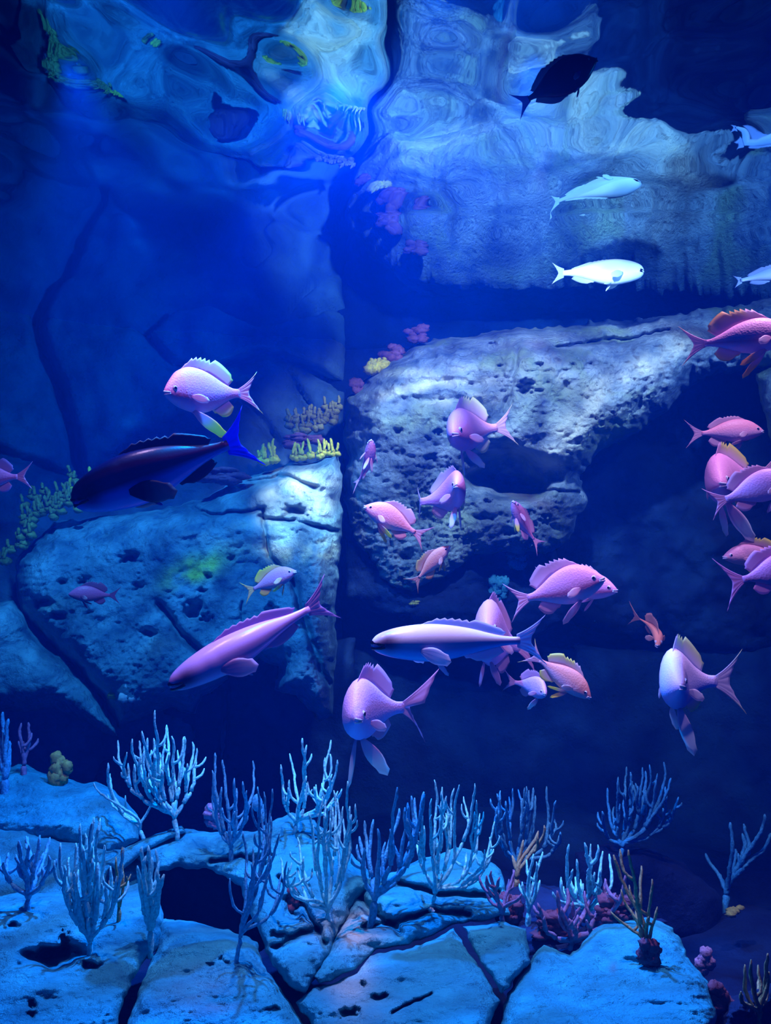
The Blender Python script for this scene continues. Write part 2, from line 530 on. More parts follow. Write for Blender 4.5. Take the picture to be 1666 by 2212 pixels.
# ---------------------------------------------------------------- rocks
tag(rock('rock_slab', [(38, 1215), (65, 1175), (115, 1128), (200, 1118), (330, 1108), (400, 1090), (470, 1058), (560, 1022), (640, 1005), (735, 982),
                       (738, 1120), (730, 1250), (724, 1400), (722, 1500), (714, 1548), (690, 1557), (660, 1532), (640, 1505), (588, 1492), (600, 1440),
                       (560, 1425), (520, 1440), (480, 1478), (440, 1500), (425, 1540), (370, 1530), (300, 1560), (250, 1575), (225, 1510),
                       (170, 1455), (110, 1392), (62, 1345), (40, 1290)],
         lin(3.95, 700, -0.0002), 0.28, 60, M['pale'], step=2.6, back=0.5, big=(3.0, 0.28), fine=(16, 0.035), pores=(20, 0.016), jag=7,
         bulge=lambda X, Y: 0.35 * np.clip((1500 - Y) / 500, 0, 1) * 0 + 0.22 * np.clip((Y - 1000) / 450, 0, 1),
         pits=[(280, 1207, 20, 11, .12), (95, 1303, 16, 11, .12), (125, 1333, 18, 9, .12), (178, 1256, 11, 7, .07), (135, 1256, 10, 6, .07),
               (420, 1318, 20, 18, .14), (445, 1337, 14, 11, .12), (437, 1277, 10, 6, .07), (450, 1243, 9, 6, .06), (585, 1318, 13, 10, .1),
               (320, 1365, 16, 8, .08), (500, 1205, 9, 7, .06), (640, 1105, 22, 12, .12), (700, 1320, 12, 12, .1), (600, 1335, 10, 8, .06),
               (300, 1265, 14, 10, .07), (560, 1350, 14, 9, .07)],
         cracks=[([(345, 1310), (385, 1360), (410, 1390), (440, 1420)], 9, .16), ([(625, 1240), (650, 1310), (672, 1370), (690, 1430), (712, 1480)], 7, .15),
                 ([(570, 1100), (580, 1200), (625, 1250)], 5, .08), ([(560, 1115), (640, 1130), (725, 1150)], 5, .07),
                 ([(420, 1100), (480, 1112), (560, 1100)], 5, .07), ([(540, 1040), (600, 1030), (680, 1050)], 6, .08), ([(525, 1300), (520, 1370)], 3, .05)],
         stains=[(665, 1195, 65, 20, -8, (1, 1, .45), 1.3), (420, 1232, 62, 26, -25, LIME, 1.4), (640, 1050, 90, 40, -10, CREAM, 1.2), (540, 1180, 70, 16, 5, CREAM, 1.2), (500, 1140, 90, 12, -12, CREAM, .9),
                 (690, 1100, 50, 25, 0, CREAM, .6), (340, 1400, 40, 30, 0, (0.55, 0.5, 0.35), .7), (120, 1310, 60, 20, 0, (0.5, 0.6, 0.4), .5)]),
    'large pale pitted rock slab with an overhanging lower edge, left of the dark gap', 'rock')

tag(rock('rock_block', [(-120, 1270), (30, 1298), (58, 1355), (105, 1402), (165, 1465), (222, 1520), (262, 1590), (200, 1572), (120, 1530), (60, 1540), (-120, 1530)],
         const(3.85), 0.3, 60, M['pale'], step=4, back=0.5, big=(3.0, 0.2), fine=(16, 0.03), pores=(22, 0.012)),
    'dim blue rock below the big pitted slab, under its diagonal crack', 'rock')

tag(rock('undercut_rock', [(180, 1480), (400, 1430), (600, 1400), (762, 1380), (770, 1560), (752, 1860), (500, 1900), (200, 1900)],  # added near-black cover over the lit wall, giving the shade under the slab
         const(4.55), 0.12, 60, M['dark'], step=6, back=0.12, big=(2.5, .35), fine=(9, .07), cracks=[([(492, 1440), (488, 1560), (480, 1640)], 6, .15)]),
    'added dark rock over the lit wall, for the shade beneath the pitted slab', 'rock')

tag(rock('rock_ledge', [(744, 930), (748, 862), (790, 818), (850, 768), (950, 733), (1100, 712), (1250, 700), (1400, 684), (1560, 662), (1900, 610), (1900, 760),
                        (1640, 800), (1560, 800), (1530, 806), (1478, 848), (1385, 935), (1300, 975), (1256, 1020), (1266, 1075), (1245, 1150),
                        (1185, 1195), (1090, 1192), (1015, 1205), (960, 1245), (885, 1275), (822, 1245), (778, 1185), (748, 1090)],
         lin(4.15, 1200, -0.0002, 900, 0.0), 0.3, 90, M['ledge'], step=2.6, back=0.5, big=(2.2, 0.32), fine=(15, 0.04), pores=(20, 0.022), jag=8,
         bulge=lambda X, Y: 0.30 * np.exp(-((Y - 860) / 190.) ** 2) - 0.15 * np.clip((Y - 1000) / 250, 0, 1),
         pits=[(1095, 1030, 98, 40, .55), (970, 755, 16, 10, .08), (1062, 750, 14, 9, .08), (1085, 745, 12, 8, .06), (1140, 830, 12, 10, .08),
               (1133, 845, 14, 9, .08), (1165, 788, 10, 6, .06), (1080, 800, 10, 22, .05), (790, 880, 12, 8, .06), (945, 935, 9, 7, .05), (930, 990, 14, 9, .06),
               (1052, 1085, 10, 9, .08), (1045, 1120, 18, 9, .10), (860, 930, 8, 6, .05), (1010, 940, 10, 8, .05), (770, 905, 8, 7, .05), (825, 1150, 12, 10, .06),
               (1100, 1150, 14, 12, .08), (880, 1200, 16, 10, .08)],
         cracks=[([(1205, 752), (1290, 738), (1370, 725), (1450, 715)], 6, .12), ([(1115, 755), (1108, 800), (1092, 870)], 6, .06),
                 ([(870, 835), (950, 825), (1040, 830)], 10, .05), ([(1230, 1035), (1290, 985)], 8, .06), ([(1165, 1055), (1250, 1062)], 4, .07),
                 ([(850, 870), (960, 862), (1060, 870)], 12, .05)],
         stains=[(860, 845, 80, 12, -12, CREAM, 1.3), (990, 864, 75, 12, -4, CREAM, 1.3), (985, 822, 80, 12, 2, CREAM, 1.2), (940, 800, 90, 9, -4, CREAM, .8), (1390, 790, 120, 24, -28, CREAM, 1.1), (1210, 960, 30, 60, 30, CREAM, 1), (1100, 960, 60, 25, 20, CREAM, .7),
                 (1250, 905, 70, 24, -50, CREAM, 1.3), (1300, 945, 65, 22, -40, (.9, .95, .35), 1), (880, 900, 80, 40, 0, GREEN, .9), (1170, 860, 70, 60, 0, GREEN, .9),
                 (1200, 800, 160, 60, 0, LILAC, .25), (1110, 1060, 110, 20, 25, BROWN, .9), (1130, 745, 60, 12, 0, BROWN, .6), (980, 1130, 80, 60, 0, GREEN, .8),
                 (1330, 715, 200, 14, -6, BROWN, .25)]),
    'broad weathered rock ledge with cream streaks over the dark cave', 'rock')

tag(rock('rock_shoulder', [(1628, 806), (1700, 770), (1900, 760), (1900, 1040), (1700, 1000), (1664, 955), (1650, 890)],
         const(3.9), 0.2, 40, M['ledge'], step=4, back=0.4, big=(3, 0.15), pores=(20, 0.012)),
    'narrow rock shoulder beside the cave mouth at the picture edge', 'rock')

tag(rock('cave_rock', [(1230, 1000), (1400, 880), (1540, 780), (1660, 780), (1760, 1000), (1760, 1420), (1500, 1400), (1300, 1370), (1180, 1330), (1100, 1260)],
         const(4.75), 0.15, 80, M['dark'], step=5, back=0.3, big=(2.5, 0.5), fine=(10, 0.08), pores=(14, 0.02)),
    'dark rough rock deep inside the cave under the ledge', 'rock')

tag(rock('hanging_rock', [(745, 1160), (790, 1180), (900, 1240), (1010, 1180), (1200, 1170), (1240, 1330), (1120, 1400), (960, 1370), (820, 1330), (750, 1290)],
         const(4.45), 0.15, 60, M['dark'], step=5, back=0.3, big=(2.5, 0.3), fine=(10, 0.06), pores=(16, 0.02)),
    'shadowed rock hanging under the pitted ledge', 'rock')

# seabed boulders
ZF = 0.90
SB = dict(step=3.0, back=0.35, big=(4.5, 0.15), fine=(16, 0.030), pores=(24, 0.008), jag=7)
tag(rock('seabed_rock', [(-120, 1668), (60, 1655), (120, 1684), (205, 1690), (270, 1722), (300, 1760), (300, 1815), (230, 1845), (130, 1812), (-120, 1800)],
         lin(2.95, 0, 0, 1650, -0.0022), 0.16, 40, M['seabed'], **SB),
    'rounded blue-lit rock with the knobbly yellow sponge on its crest', 'rock')
tag(rock('seabed_rock', [(-120, 1790), (60, 1800), (230, 1835), (360, 1835), (350, 1905), (150, 1935), (-120, 1975)],
         lin(2.35, 0, 0, 1800, -0.0020), 0.10, 40, M['seabed'], **SB),
    'shadowed flat rock between the two left sea whip clumps', 'rock')
tag(rock('seabed_rock', [(-120, 1950), (60, 1930), (160, 1915), (335, 1905), (356, 1975), (345, 2045), (305, 2085), (265, 2160), (235, 2330), (-120, 2330)],
         on_floor(ZF - .05), 0.10, 45, M['seabed'], pits=[(27, 2000, 14, 8, .05), (110, 2062, 55, 22, .22), (70, 2170, 9, 9, .04), (68, 2190, 9, 7, .04), (195, 2085, 20, 10, .08), (140, 2030, 12, 18, .08)],
         **SB),
    'large smooth rock with a dark hollow in front of the tall left sea whips', 'rock')
tag(rock('seabed_rock', [(352, 1985), (430, 1992), (500, 2008), (556, 2035), (578, 2105), (625, 2160), (720, 2330), (245, 2330), (300, 2130), (335, 2060)],
         on_floor(ZF - .05), 0.10, 45, M['seabed'], **SB, pits=[(490, 2080, 8, 5, .03), (478, 2072, 6, 4, .03), (455, 2085, 8, 4, .03), (590, 2180, 16, 8, .03)],
         stains=[(470, 2160, 90, 50, 0, (0.30, 0.28, 0.34), .8)]),
    'smooth rock in front of the dark hollow under the arched rock', 'rock')
tag(rock('arched_rock', [(290, 1850), (330, 1815), (400, 1792), (480, 1798), (560, 1795), (620, 1758), (680, 1770), (760, 1850), (812, 1905), (760, 1960), (738, 2000),
                         (700, 2080), (660, 2150), (625, 2130), (590, 2090), (570, 2030), (545, 1975), (522, 1915), (455, 1880), (390, 1872), (345, 1885)],
         lin(2.35, 0, 0, 1780, -0.0026), 0.14, 40, M['seabed'], **SB, pits=[(632, 1960, 16, 22, .12), (600, 2020, 22, 10, .06), (560, 1850, 40, 6, .04)],
         cracks=[([(455, 1860), (520, 1850), (570, 1870)], 6, .08), ([(600, 1900), (660, 1960), (700, 2040)], 6, .07), ([(600, 2045), (650, 2020), (690, 2010)], 8, .08)],
         stains=[(740, 2010, 60, 40, 0, CREAM, .6)]),
    'arched rock roofing the dark hollow and carrying white sea whips', 'rock')
tag(rock('hollow_rock', [(300, 1860), (400, 1845), (520, 1860), (575, 1930), (600, 2040), (560, 2060), (340, 2020), (310, 1960)],  # added dark face, its colour standing for the shade in the hollow
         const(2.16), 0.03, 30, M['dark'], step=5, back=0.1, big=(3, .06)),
    'dark rock face at the back of the hollow under the arched rock', 'rock')  # added face, its dark colour gives the shade in the hollow
tag(rock('driftwood_log', [(232, 1862), (262, 1835), (330, 1805), (392, 1783), (402, 1796), (350, 1822), (300, 1850), (258, 1886)],
         lin(2.2, 0, 0, 1800, -0.002), 0.06, 14, M['seabed'], step=2.5, back=0.1, big=(6, 0.03), fine=(20, 0.015), jag=3),
    'pale log-like ridge lying across the rocks behind the white-streaked sea whip', 'rock')
tag(rock('seabed_rock', [(765, 1930), (800, 1900), (860, 1880), (920, 1850), (985, 1832), (1045, 1838), (1078, 1880), (1100, 1975), (1060, 1985), (985, 1998),
                         (900, 2035), (810, 2052), (768, 2090), (690, 2125), (675, 2110), (735, 2010)],
         lin(2.25, 0, 0, 1840, -0.0029), 0.12, 40, M['seabed'], **SB, cracks=[([(790, 2000), (850, 1995), (930, 1965), (1010, 1975)], 7, .08), ([(860, 1910), (960, 1930), (1070, 1935)], 8, .10), ([(730, 1890), (800, 1960), (860, 2010)], 9, .08)],
         stains=[(770, 2010, 50, 40, 20, CREAM, .8)]),
    'cracked rock under the forked blue sea whips in the middle', 'rock')
tag(rock('seabed_rock', [(800, 2062), (900, 2045), (982, 2008), (1035, 2090), (1088, 2165), (1062, 2200), (1040, 2330), (735, 2330), (640, 2165), (690, 2132), (770, 2100)],
         on_floor(ZF - .04), 0.08, 45, M['seabed'], **SB, pits=[(785, 2127, 9, 7, .04), (820, 2155, 18, 8, .05), (755, 2190, 20, 12, .07)],
         cracks=[([(850, 2190), (880, 2170), (930, 2150)], 4, .04)],
         stains=[(755, 2110, 40, 50, 20, CREAM, .9), (800, 2190, 60, 60, 0, GREEN, .4)]),
    'broad rock at the bottom crossed by soft shadow, left of the deep V crack', 'rock')
tag(rock('seabed_rock', [(1000, 2002), (1090, 1992), (1135, 2008), (1145, 2075), (1092, 2148), (1045, 2088)],
         on_floor(ZF - .03), 0.07, 30, M['seabed'], **SB),
    'small wedge rock enclosed by the deep V crack', 'rock')
tag(rock('seabed_rock', [(1115, 2110), (1172, 2040), (1232, 2062), (1262, 2030), (1300, 1995), (1400, 1978), (1452, 2010), (1490, 2066), (1530, 2118), (1548, 2180), (1520, 2330), (1055, 2330), (1092, 2180)],
         on_floor(ZF - .06), 0.12, 50, M['seabed'], **SB, stains=[(1325, 2090, 8, 12, 0, BROWN, .6)]),
    'large smooth rock at the right end of the reef, falling away into the dark', 'rock')
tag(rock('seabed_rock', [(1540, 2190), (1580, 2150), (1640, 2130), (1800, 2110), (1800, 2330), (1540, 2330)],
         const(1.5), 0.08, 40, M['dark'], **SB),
    'dark rock in the bottom corner under the green-grey sea whips', 'rock')
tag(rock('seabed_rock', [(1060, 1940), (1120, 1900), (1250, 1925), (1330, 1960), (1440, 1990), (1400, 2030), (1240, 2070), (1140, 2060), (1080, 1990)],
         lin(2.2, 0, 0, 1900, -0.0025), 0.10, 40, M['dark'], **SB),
    'dark encrusted rock under the purple-blue sea whips', 'rock')
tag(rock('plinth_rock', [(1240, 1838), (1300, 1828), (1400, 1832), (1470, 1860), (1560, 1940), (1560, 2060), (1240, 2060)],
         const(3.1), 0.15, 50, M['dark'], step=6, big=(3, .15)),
    'barely visible dark rock carrying the lone fan-shaped sea whip', 'rock')


# ================================================================ sea whips
_ROCKS = [o_ for o_ in COL.objects if o_.type == 'MESH' and ('rock' in o_.name or 'log' in o_.name)]
bpy.context.view_layer.update()


def rest(x, y, d, slack=0.9):
    """depth at which a growth rooted at (x, y) stands on the rock there"""
    best = None
    dirn = (P(x, y, 1.0) - CAM).normalized()
    for o_ in _ROCKS:
        ok, loc, nrm, _i = o_.ray_cast(CAM, dirn)
        if ok and (best is None or loc.y < best):
            best = loc.y
    if best is None or abs(best - d) > slack:
        return d
    return best


def tube_pts(pts, r0, r1, seg=7, knob=0.18, verts=None, faces=None):
    pts = [Vector(p) for p in pts]
    n = len(pts)
    base = len(verts)
    T0 = (pts[1] - pts[0]).normalized()
    a = T0.orthogonal().normalized()
    for i, p in enumerate(pts):
        t = (pts[min(i + 1, n - 1)] - pts[max(i - 1, 0)]).normalized()
        a = (a - t * a.dot(t)).normalized()
        b = t.cross(a)
        k = i / (n - 1)
        r = r0 + (r1 - r0) * k
        if i == n - 1: r *= 0.45
        for s in range(seg):
            an = 2 * math.pi * s / seg
            rr = r * (1 + random.uniform(-knob, knob))
            verts.append(p + a * math.cos(an) * rr + b * math.sin(an) * rr)
    for i in range(n - 1):
        for s in range(seg):
            q = (s + 1) % seg
            faces.append((base + i * seg + s, base + i * seg + q, base + (i + 1) * seg + q, base + (i + 1) * seg + s))
    faces.append(tuple(base + (n - 1) * seg + s for s in range(seg)))
    faces.append(tuple(base + s for s in reversed(range(seg))))


def curve(a, b, da, db, n=None, wob=0.0):
    """hermite from a to b with end directions"""
    L = (b - a).length
    n = n or max(4, int(L / 0.010))
    out = []
    off = Vector((random.uniform(-1, 1), random.uniform(-1, 1), 0))
    for i in range(n + 1):
        t = i / n
        h1 = 2 * t ** 3 - 3 * t ** 2 + 1; h2 = t ** 3 - 2 * t ** 2 + t; h3 = -2 * t ** 3 + 3 * t ** 2; h4 = t ** 3 - t ** 2
        p = a * h1 + da * L * h2 + b * h3 + db * L * h4
        if wob:
            p = p + Vector((math.sin(t * L * 70 + off.x * 6) * .6 + math.sin(t * L * 31 + off.y * 5), math.cos(t * L * 55 + off.x * 9), 0)) * wob * .045 * math.sin(min(1, t * 3) * math.pi / 2) * (1 if i < n else .9)
        p = p + off * wob * math.sin(t * math.pi) * L + Vector((random.uniform(-1, 1), random.uniform(-1, 1), random.uniform(-1, 1))) * 0.0009
        out.append(p)
    return out


def sea_whip(label, base, tips, d, material, rpx=4.2, name='sea_whip', depth_jit=0.10, group=None, low=0.30, up=0.9, cat='coral', stem=1.5):
    random.seed(int(base[0] * 7 + base[1]))
    d = rest(base[0], min(base[1], 2205), d)
    root = P(base[0], base[1], d)
    r = rpx * 0.82 / F * d
    T = []
    tips = sorted(tips)
    if len(tips) >= 8:
        tips = tips + [((a[0] + b[0]) / 2 + random.uniform(-4, 4), max(a[1], b[1]) + random.uniform(4, 38)) for a, b in zip(tips[:-1], tips[1:]) if random.random() < .65]
    for (x, y) in tips:
        T.append((x, y, d + random.uniform(-1, 1) * depth_jit))
    T.sort(key=lambda t: math.atan2(t[0] - base[0], base[1] - t[1]))
    parts = []
    tv, tf = [], []

    def grow(px, py, dd, dirn, tl, level, v, f, rr):
        a = P(px, py, dd)
        if len(tl) == 1:
            x, y, dt = tl[0]
            b = P(x, y, dt)
            db = Vector((random.uniform(-.15, .15), 0, up)) * 0.8 + (b - a).normalized() * 0.3
            cp = curve(a, b, dirn, db, wob=0.05)
            tube_pts(cp, rr, rr * 0.62, 7, 0.3, v, f)
            if (b - a).length > 0.06 and random.random() < 0.6:      # side twig
                m = cp[int(len(cp) * random.uniform(.3, .6))]
                sd = random.choice((-1, 1))
                h = (b - a).length * random.uniform(.2, .42)
                q = m + Vector((sd * random.uniform(.012, .028), random.uniform(-.03, .03), h))
                tube_pts(curve(m, q, Vector((sd * 1.2, 0, .4)), Vector((0, 0, 1))), rr * .85, rr * .6, 6, 0.3, v, f)
            return
        gaps = [(abs(math.atan2(tl[i + 1][0] - px, py - tl[i + 1][1]) - math.atan2(tl[i][0] - px, py - tl[i][1])) *
                 (1.0 if 0 < i + 1 < len(tl) else 0.5) + 0.04 * min(i + 1, len(tl) - i - 1), i + 1) for i in range(len(tl) - 1)]
        k = max(gaps)[1] if level else max(1, len(tl) // 2)
        for sub in (tl[:k], tl[k:]):
            mx = sum(t[0] for t in sub) / len(sub); my = max(t[1] for t in sub); md = sum(t[2] for t in sub) / len(sub)
            if len(sub) == 1:
                grow(px, py, dd, dirn, sub, level + 1, v, f, rr)
                continue
            fr = low * random.uniform(.8, 1.2)
            nx = px + (mx - px) * min(1, fr * 1.9); ny = py + (my - py) * fr
            nd = dd + (md - dd) * fr
            b = P(nx, ny, nd)
            di = (b - a).normalized() * 0.6 + Vector((0, 0, 0.5))
            tube_pts(curve(a, b, dirn, di, wob=0.02), rr, rr * 0.92, 8, 0.18, v, f)
            grow(nx, ny, nd, di, sub, level + 1, v, f, rr * 0.92)

    up0 = Vector((0, 0, 1))
    # trunk, then each main limb a part of its own
    my = max(t[1] for t in T)
    mx = sum(t[0] for t in T) / len(T)
    fy = base[1] + (my - base[1]) * 0.28
    fx = base[0] + (mx - base[0]) * 0.18
    fork = P(fx, fy, d)
    tube_pts(curve(root - Vector((0, 0, .02)), fork, up0, up0), r * stem * .9, r * stem, 9, 0.15, tv, tf)
    trunk = link(name, tv, tf, material)
    tag(trunk, label, cat, group)
    n = len(T)
    m = 1 if n <= 2 else (2 if n <= 5 else (3 if n <= 9 else 4))
    cuts = [round(i * n / m) for i in range(m + 1)]
    for i in range(m):
        sub = T[cuts[i]:cuts[i + 1]]
        if not sub: continue
        v, f = [], []
        grow(fx, fy, d, up0 * 0.8, sub, 1, v, f, r * (1.25 if len(sub) > 2 else 1.0))
        link('branch', v, f, material, trunk)
    return trunk


W, WD, WB, WP = M['whip'], M['whip_dim'], M['whip_brown'], M['whip_purple']
sea_whip('tall dense white sea whip fan with the highest tips, behind the arched rock', (385, 1800),
         [(335, 1535), (252, 1599), (272, 1626), (286, 1596), (299, 1600), (309, 1579), (319, 1594), (331, 1594), (343, 1625), (356, 1609), (361, 1567), (370, 1590), (385, 1620), (397, 1591), (415, 1602), (426, 1616), (404, 1650), (290, 1650), (325, 1650)], 2.5, W)
sea_whip('low white sea whip with bent arms reaching out beneath the tall fan', (312, 1800),
         [(232, 1648), (236, 1671), (202, 1690), (232, 1716), (255, 1735), (350, 1700), (300, 1770)], 2.45, W, rpx=3.6)
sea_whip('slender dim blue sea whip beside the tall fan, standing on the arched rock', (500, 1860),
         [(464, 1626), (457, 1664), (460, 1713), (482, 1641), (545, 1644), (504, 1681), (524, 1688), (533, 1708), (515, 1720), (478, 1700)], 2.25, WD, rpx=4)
sea_whip('open spreading blue sea whip on the crest of the arched rock', (632, 1800),
         [(653, 1595), (627, 1627), (664, 1610), (609, 1652), (661, 1676), (713, 1599), (727, 1641), (622, 1701), (710, 1699), (738, 1704), (680, 1700)], 2.4, W, rpx=3.8, low=.4)
sea_whip('bright white sea whip of close upright stems and low arms, centre of the reef', (712, 1990),
         [(723, 1706), (693, 1721), (730, 1725), (752, 1688), (705, 1728), (669, 1755), (757, 1741), (641, 1809), (604, 1852), (621, 1873), (637, 1893), (715, 1740), (742, 1760), (655, 1850)], 1.95, W, rpx=4)
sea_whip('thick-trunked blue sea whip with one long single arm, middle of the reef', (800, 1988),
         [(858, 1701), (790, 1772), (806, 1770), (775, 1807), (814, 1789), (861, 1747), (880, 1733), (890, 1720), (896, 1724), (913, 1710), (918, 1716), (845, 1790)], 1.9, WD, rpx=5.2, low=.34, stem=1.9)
sea_whip('wide comb-like white sea whip with many parallel upright tips', (930, 1950),
         [(938, 1683), (932, 1725), (958, 1700), (953, 1710), (982, 1703), (990, 1696), (1004, 1721), (1024, 1693), (1032, 1728), (1037, 1757), (1069, 1775), (1058, 1809), (1044, 1836), (1006, 1842), (964, 1770), (893, 1789), (910, 1762), (946, 1740), (975, 1745)], 2.1, W, rpx=3.8)
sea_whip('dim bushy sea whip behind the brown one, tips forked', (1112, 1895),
         [(1083, 1708), (1074, 1714), (1106, 1703), (1119, 1706), (1138, 1699), (1152, 1701), (1181, 1699), (1202, 1729), (1074, 1742), (1072, 1759), (1100, 1721), (1156, 1718), (1198, 1770), (1211, 1797), (1128, 1725)], 2.4, WD, rpx=3.8, low=.36)
sea_whip('stout yellow-brown sea whip with four stems', (1112, 1915), [(1175, 1782), (1163, 1795), (1130, 1815), (1108, 1848)], 2.25, WB, rpx=5.5, depth_jit=.04)
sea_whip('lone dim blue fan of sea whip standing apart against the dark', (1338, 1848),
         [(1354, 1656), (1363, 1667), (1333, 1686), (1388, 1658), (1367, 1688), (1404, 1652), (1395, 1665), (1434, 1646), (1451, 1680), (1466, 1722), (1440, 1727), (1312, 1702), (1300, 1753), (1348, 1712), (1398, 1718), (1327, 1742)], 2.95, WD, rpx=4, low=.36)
sea_whip('short blue sea whip with forked finger tips beside the brown whips', (1270, 1990),
         [(1228, 1823), (1262, 1821), (1277, 1823), (1248, 1856), (1275, 1847), (1301, 1838), (1318, 1845), (1237, 1877), (1215, 1894), (1196, 1927), (1296, 1880), (1255, 1900)], 2.1, W, rpx=4.2, low=.4)
sea_whip('low purple encrusted sea whip tangle over the dark rock', (1230, 2050),
         [(1215, 1960), (1330, 1930), (1350, 1890), (1310, 1900), (1180, 1980), (1280, 1930), (1160, 1950), (1255, 1960), (1370, 1950), (1205, 1925)], 1.95, WP, rpx=5.5, low=.4)
sea_whip('brown sea whip of long bare upright stems at the end of the reef', (1403, 2078),
         [(1359, 1836), (1387, 1870), (1409, 1899), (1327, 1847), (1320, 1968), (1341, 1921), (1421, 1960)], 1.85, WB, rpx=4.8, depth_jit=.06, low=.3, stem=2.2)
sea_whip('purple encrusted sea whip clump left of the stout brown one', (1085, 1990),
         [(1062, 1880), (1080, 1895), (1098, 1900), (1050, 1905), (1112, 1880), (1070, 1930), (1125, 1930)], 2.05, WP, rpx=5, low=.4)
sea_whip('upright blue sea whip bundle in front of the stout brown one', (1140, 1995),
         [(1170, 1840), (1151, 1845), (1160, 1862), (1143, 1880), (1166, 1900), (1130, 1905)], 2.0, W, rpx=4.6, low=.25, depth_jit=.04)
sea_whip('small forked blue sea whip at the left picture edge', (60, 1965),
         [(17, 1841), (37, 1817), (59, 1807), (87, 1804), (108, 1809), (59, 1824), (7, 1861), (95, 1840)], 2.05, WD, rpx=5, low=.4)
sea_whip('tall clump of close upright blue sea whips in front left', (195, 2082),
         [(175, 1779), (197, 1776), (215, 1782), (161, 1822), (203, 1765), (129, 1822), (225, 1826), (185, 1800), (150, 1850), (240, 1870), (170, 1850), (210, 1850), (265, 1832)], 1.6, W, rpx=5, low=.22, depth_jit=.05)
sea_whip('yellow-edged sea whip standing next to the tall blue clump', (258, 1990), [(252, 1850), (266, 1830), (268, 1870), (240, 1880)], 1.66, WB, rpx=4, low=.3, depth_jit=.03)
sea_whip('blue sea whip bundle with a white sponge patch at its foot', (325, 2045),
         [(306, 1829), (323, 1826), (335, 1833), (352, 1888), (296, 1870), (316, 1850), (345, 1860), (340, 1905)], 1.65, W, rpx=5.5, low=.25, depth_jit=.05)
sea_whip('thick upright sea whip cut by the left picture edge', (12, 1712), [(7, 1538), (18, 1552), (-4, 1570), (20, 1600)], 2.7, WD, rpx=7, low=.2, depth_jit=.03)
sea_whip('short grey-yellow sea whip with a forked top behind the left rock', (52, 1672), [(44, 1562), (60, 1560), (66, 1579), (41, 1600)], 2.75, WP, rpx=5, low=.25, depth_jit=.03)
sea_whip('long thin-stemmed blue sea whip rooted in front of the arched rock', (507, 2078),
         [(560, 1700), (572, 1711), (590, 1705), (602, 1800), (620, 1860), (528, 1795), (545, 1830), (580, 1850)], 1.75, WD, rpx=3.8, low=.42)
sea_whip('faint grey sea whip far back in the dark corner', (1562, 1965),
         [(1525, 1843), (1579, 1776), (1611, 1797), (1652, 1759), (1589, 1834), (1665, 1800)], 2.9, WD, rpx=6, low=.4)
sea_whip('green-grey sea whip rising from the bottom corner', (1640, 2230),
         [(1656, 2060), (1641, 2113), (1622, 2072), (1607, 2083), (1600, 2140), (1665, 2100)], 1.5, WB, rpx=6, low=.35)


# ================================================================ sponges and small growth
def lump(verts, faces, c, rx, ry, rz, n=8, m=10, rough=0.3):
    base = len(verts)
    for i in range(n + 1):
        th = math.pi * i / n
        for j in range(m):
            ph = 2 * math.pi * j / m
            k = 1 + random.uniform(-rough, rough) * 0.5
            verts.append(Vector((c[0] + rx * math.sin(th) * math.cos(ph) * k, c[1] + ry * math.sin(th) * math.sin(ph) * k, c[2] + rz * math.cos(th) * k)))
    for i in range(n):
        for j in range(m):
            q = (j + 1) % m
            faces.append((base + i * m + j, base + (i + 1) * m + j, base + (i + 1) * m + q, base + i * m + q))


def colony(label, spots, d, material, hpx=(12, 24), wpx=6, name='finger_sponge', cat='sponge', seed=3):
    """a crust with upright fingers: spots are pixel places of the finger feet"""
    random.seed(seed)
    v, f = [], []
    pts = [P(x, y, rest(x, y + 3, d, .5) - .01) for x, y in spots]
    for p in pts:
        r = wpx * 1.5 / F * d
        lump(v, f, p + Vector((0, 0.03, -r * .6)), r * 1.2, r * 1.6, r * .9, 6, 8, .4)
    o = link(name, v, f, material)
    tag(o, label, cat)
    for p in pts:
        h = random.uniform(*hpx) / F * d
        v, f = [], []
        top = p + Vector((random.uniform(-.3, .3) * h, random.uniform(-.4, .1) * h, h))
        tube_pts(curve(p, top, Vector((0, 0, 1)), Vector((random.uniform(-.5, .5), 0, 1)), n=5), wpx * .55 / F * d, wpx * .62 / F * d, 7, .25, v, f)
        link('finger', v, f, material, o)
    return o


def scatter(x0, y0, x1, y1, n, th, seed):
    random.seed(seed)
    out = []
    for i in range(n):
        t = min(1, max(0, (i + random.uniform(-1.5, 2.5)) / n))
        out.append((x0 + (x1 - x0) * t, y0 + (y1 - y0) * t + random.triangular(-th, th, 0) * 1.3))
    return out


colony('olive finger sponge growing on the slab edge under the dark fish head', scatter(40, 1130, 165, 1050, 40, 40, 1), 3.72, M['olive'], seed=1)
colony('yellow finger sponge poking up behind the dark fish', scatter(150, 1062, 235, 1028, 16, 14, 2), 3.74, M['yellow'], seed=2)
colony('dark olive finger sponge at the left picture edge', scatter(0, 1205, 60, 1150, 12, 16, 3), 3.75, M['olive'], seed=3)
colony('bushy olive sponge on the wall above the slab, by the dark gap', scatter(622, 915, 732, 890, 34, 26, 4), 3.95, M['olive'], (10, 18), 6, seed=4)
colony('yellow-green finger sponge beside the blue tail fin', scatter(556, 985, 600, 985, 9, 6, 5), 3.80, M['yellow'], (14, 34), 6, seed=5)
colony('upright yellow finger sponge at the top corner of the slab', scatter(630, 978, 728, 972, 18, 10, 6), 3.8, M['yellow'], (12, 30), 5, seed=6)
o = colony('bright yellow sponge at the ledge corner', scatter(797, 790, 832, 778, 10, 5, 7), 3.95, M['yellow'], (5, 10), 8, 'yellow_sponge', seed=7)


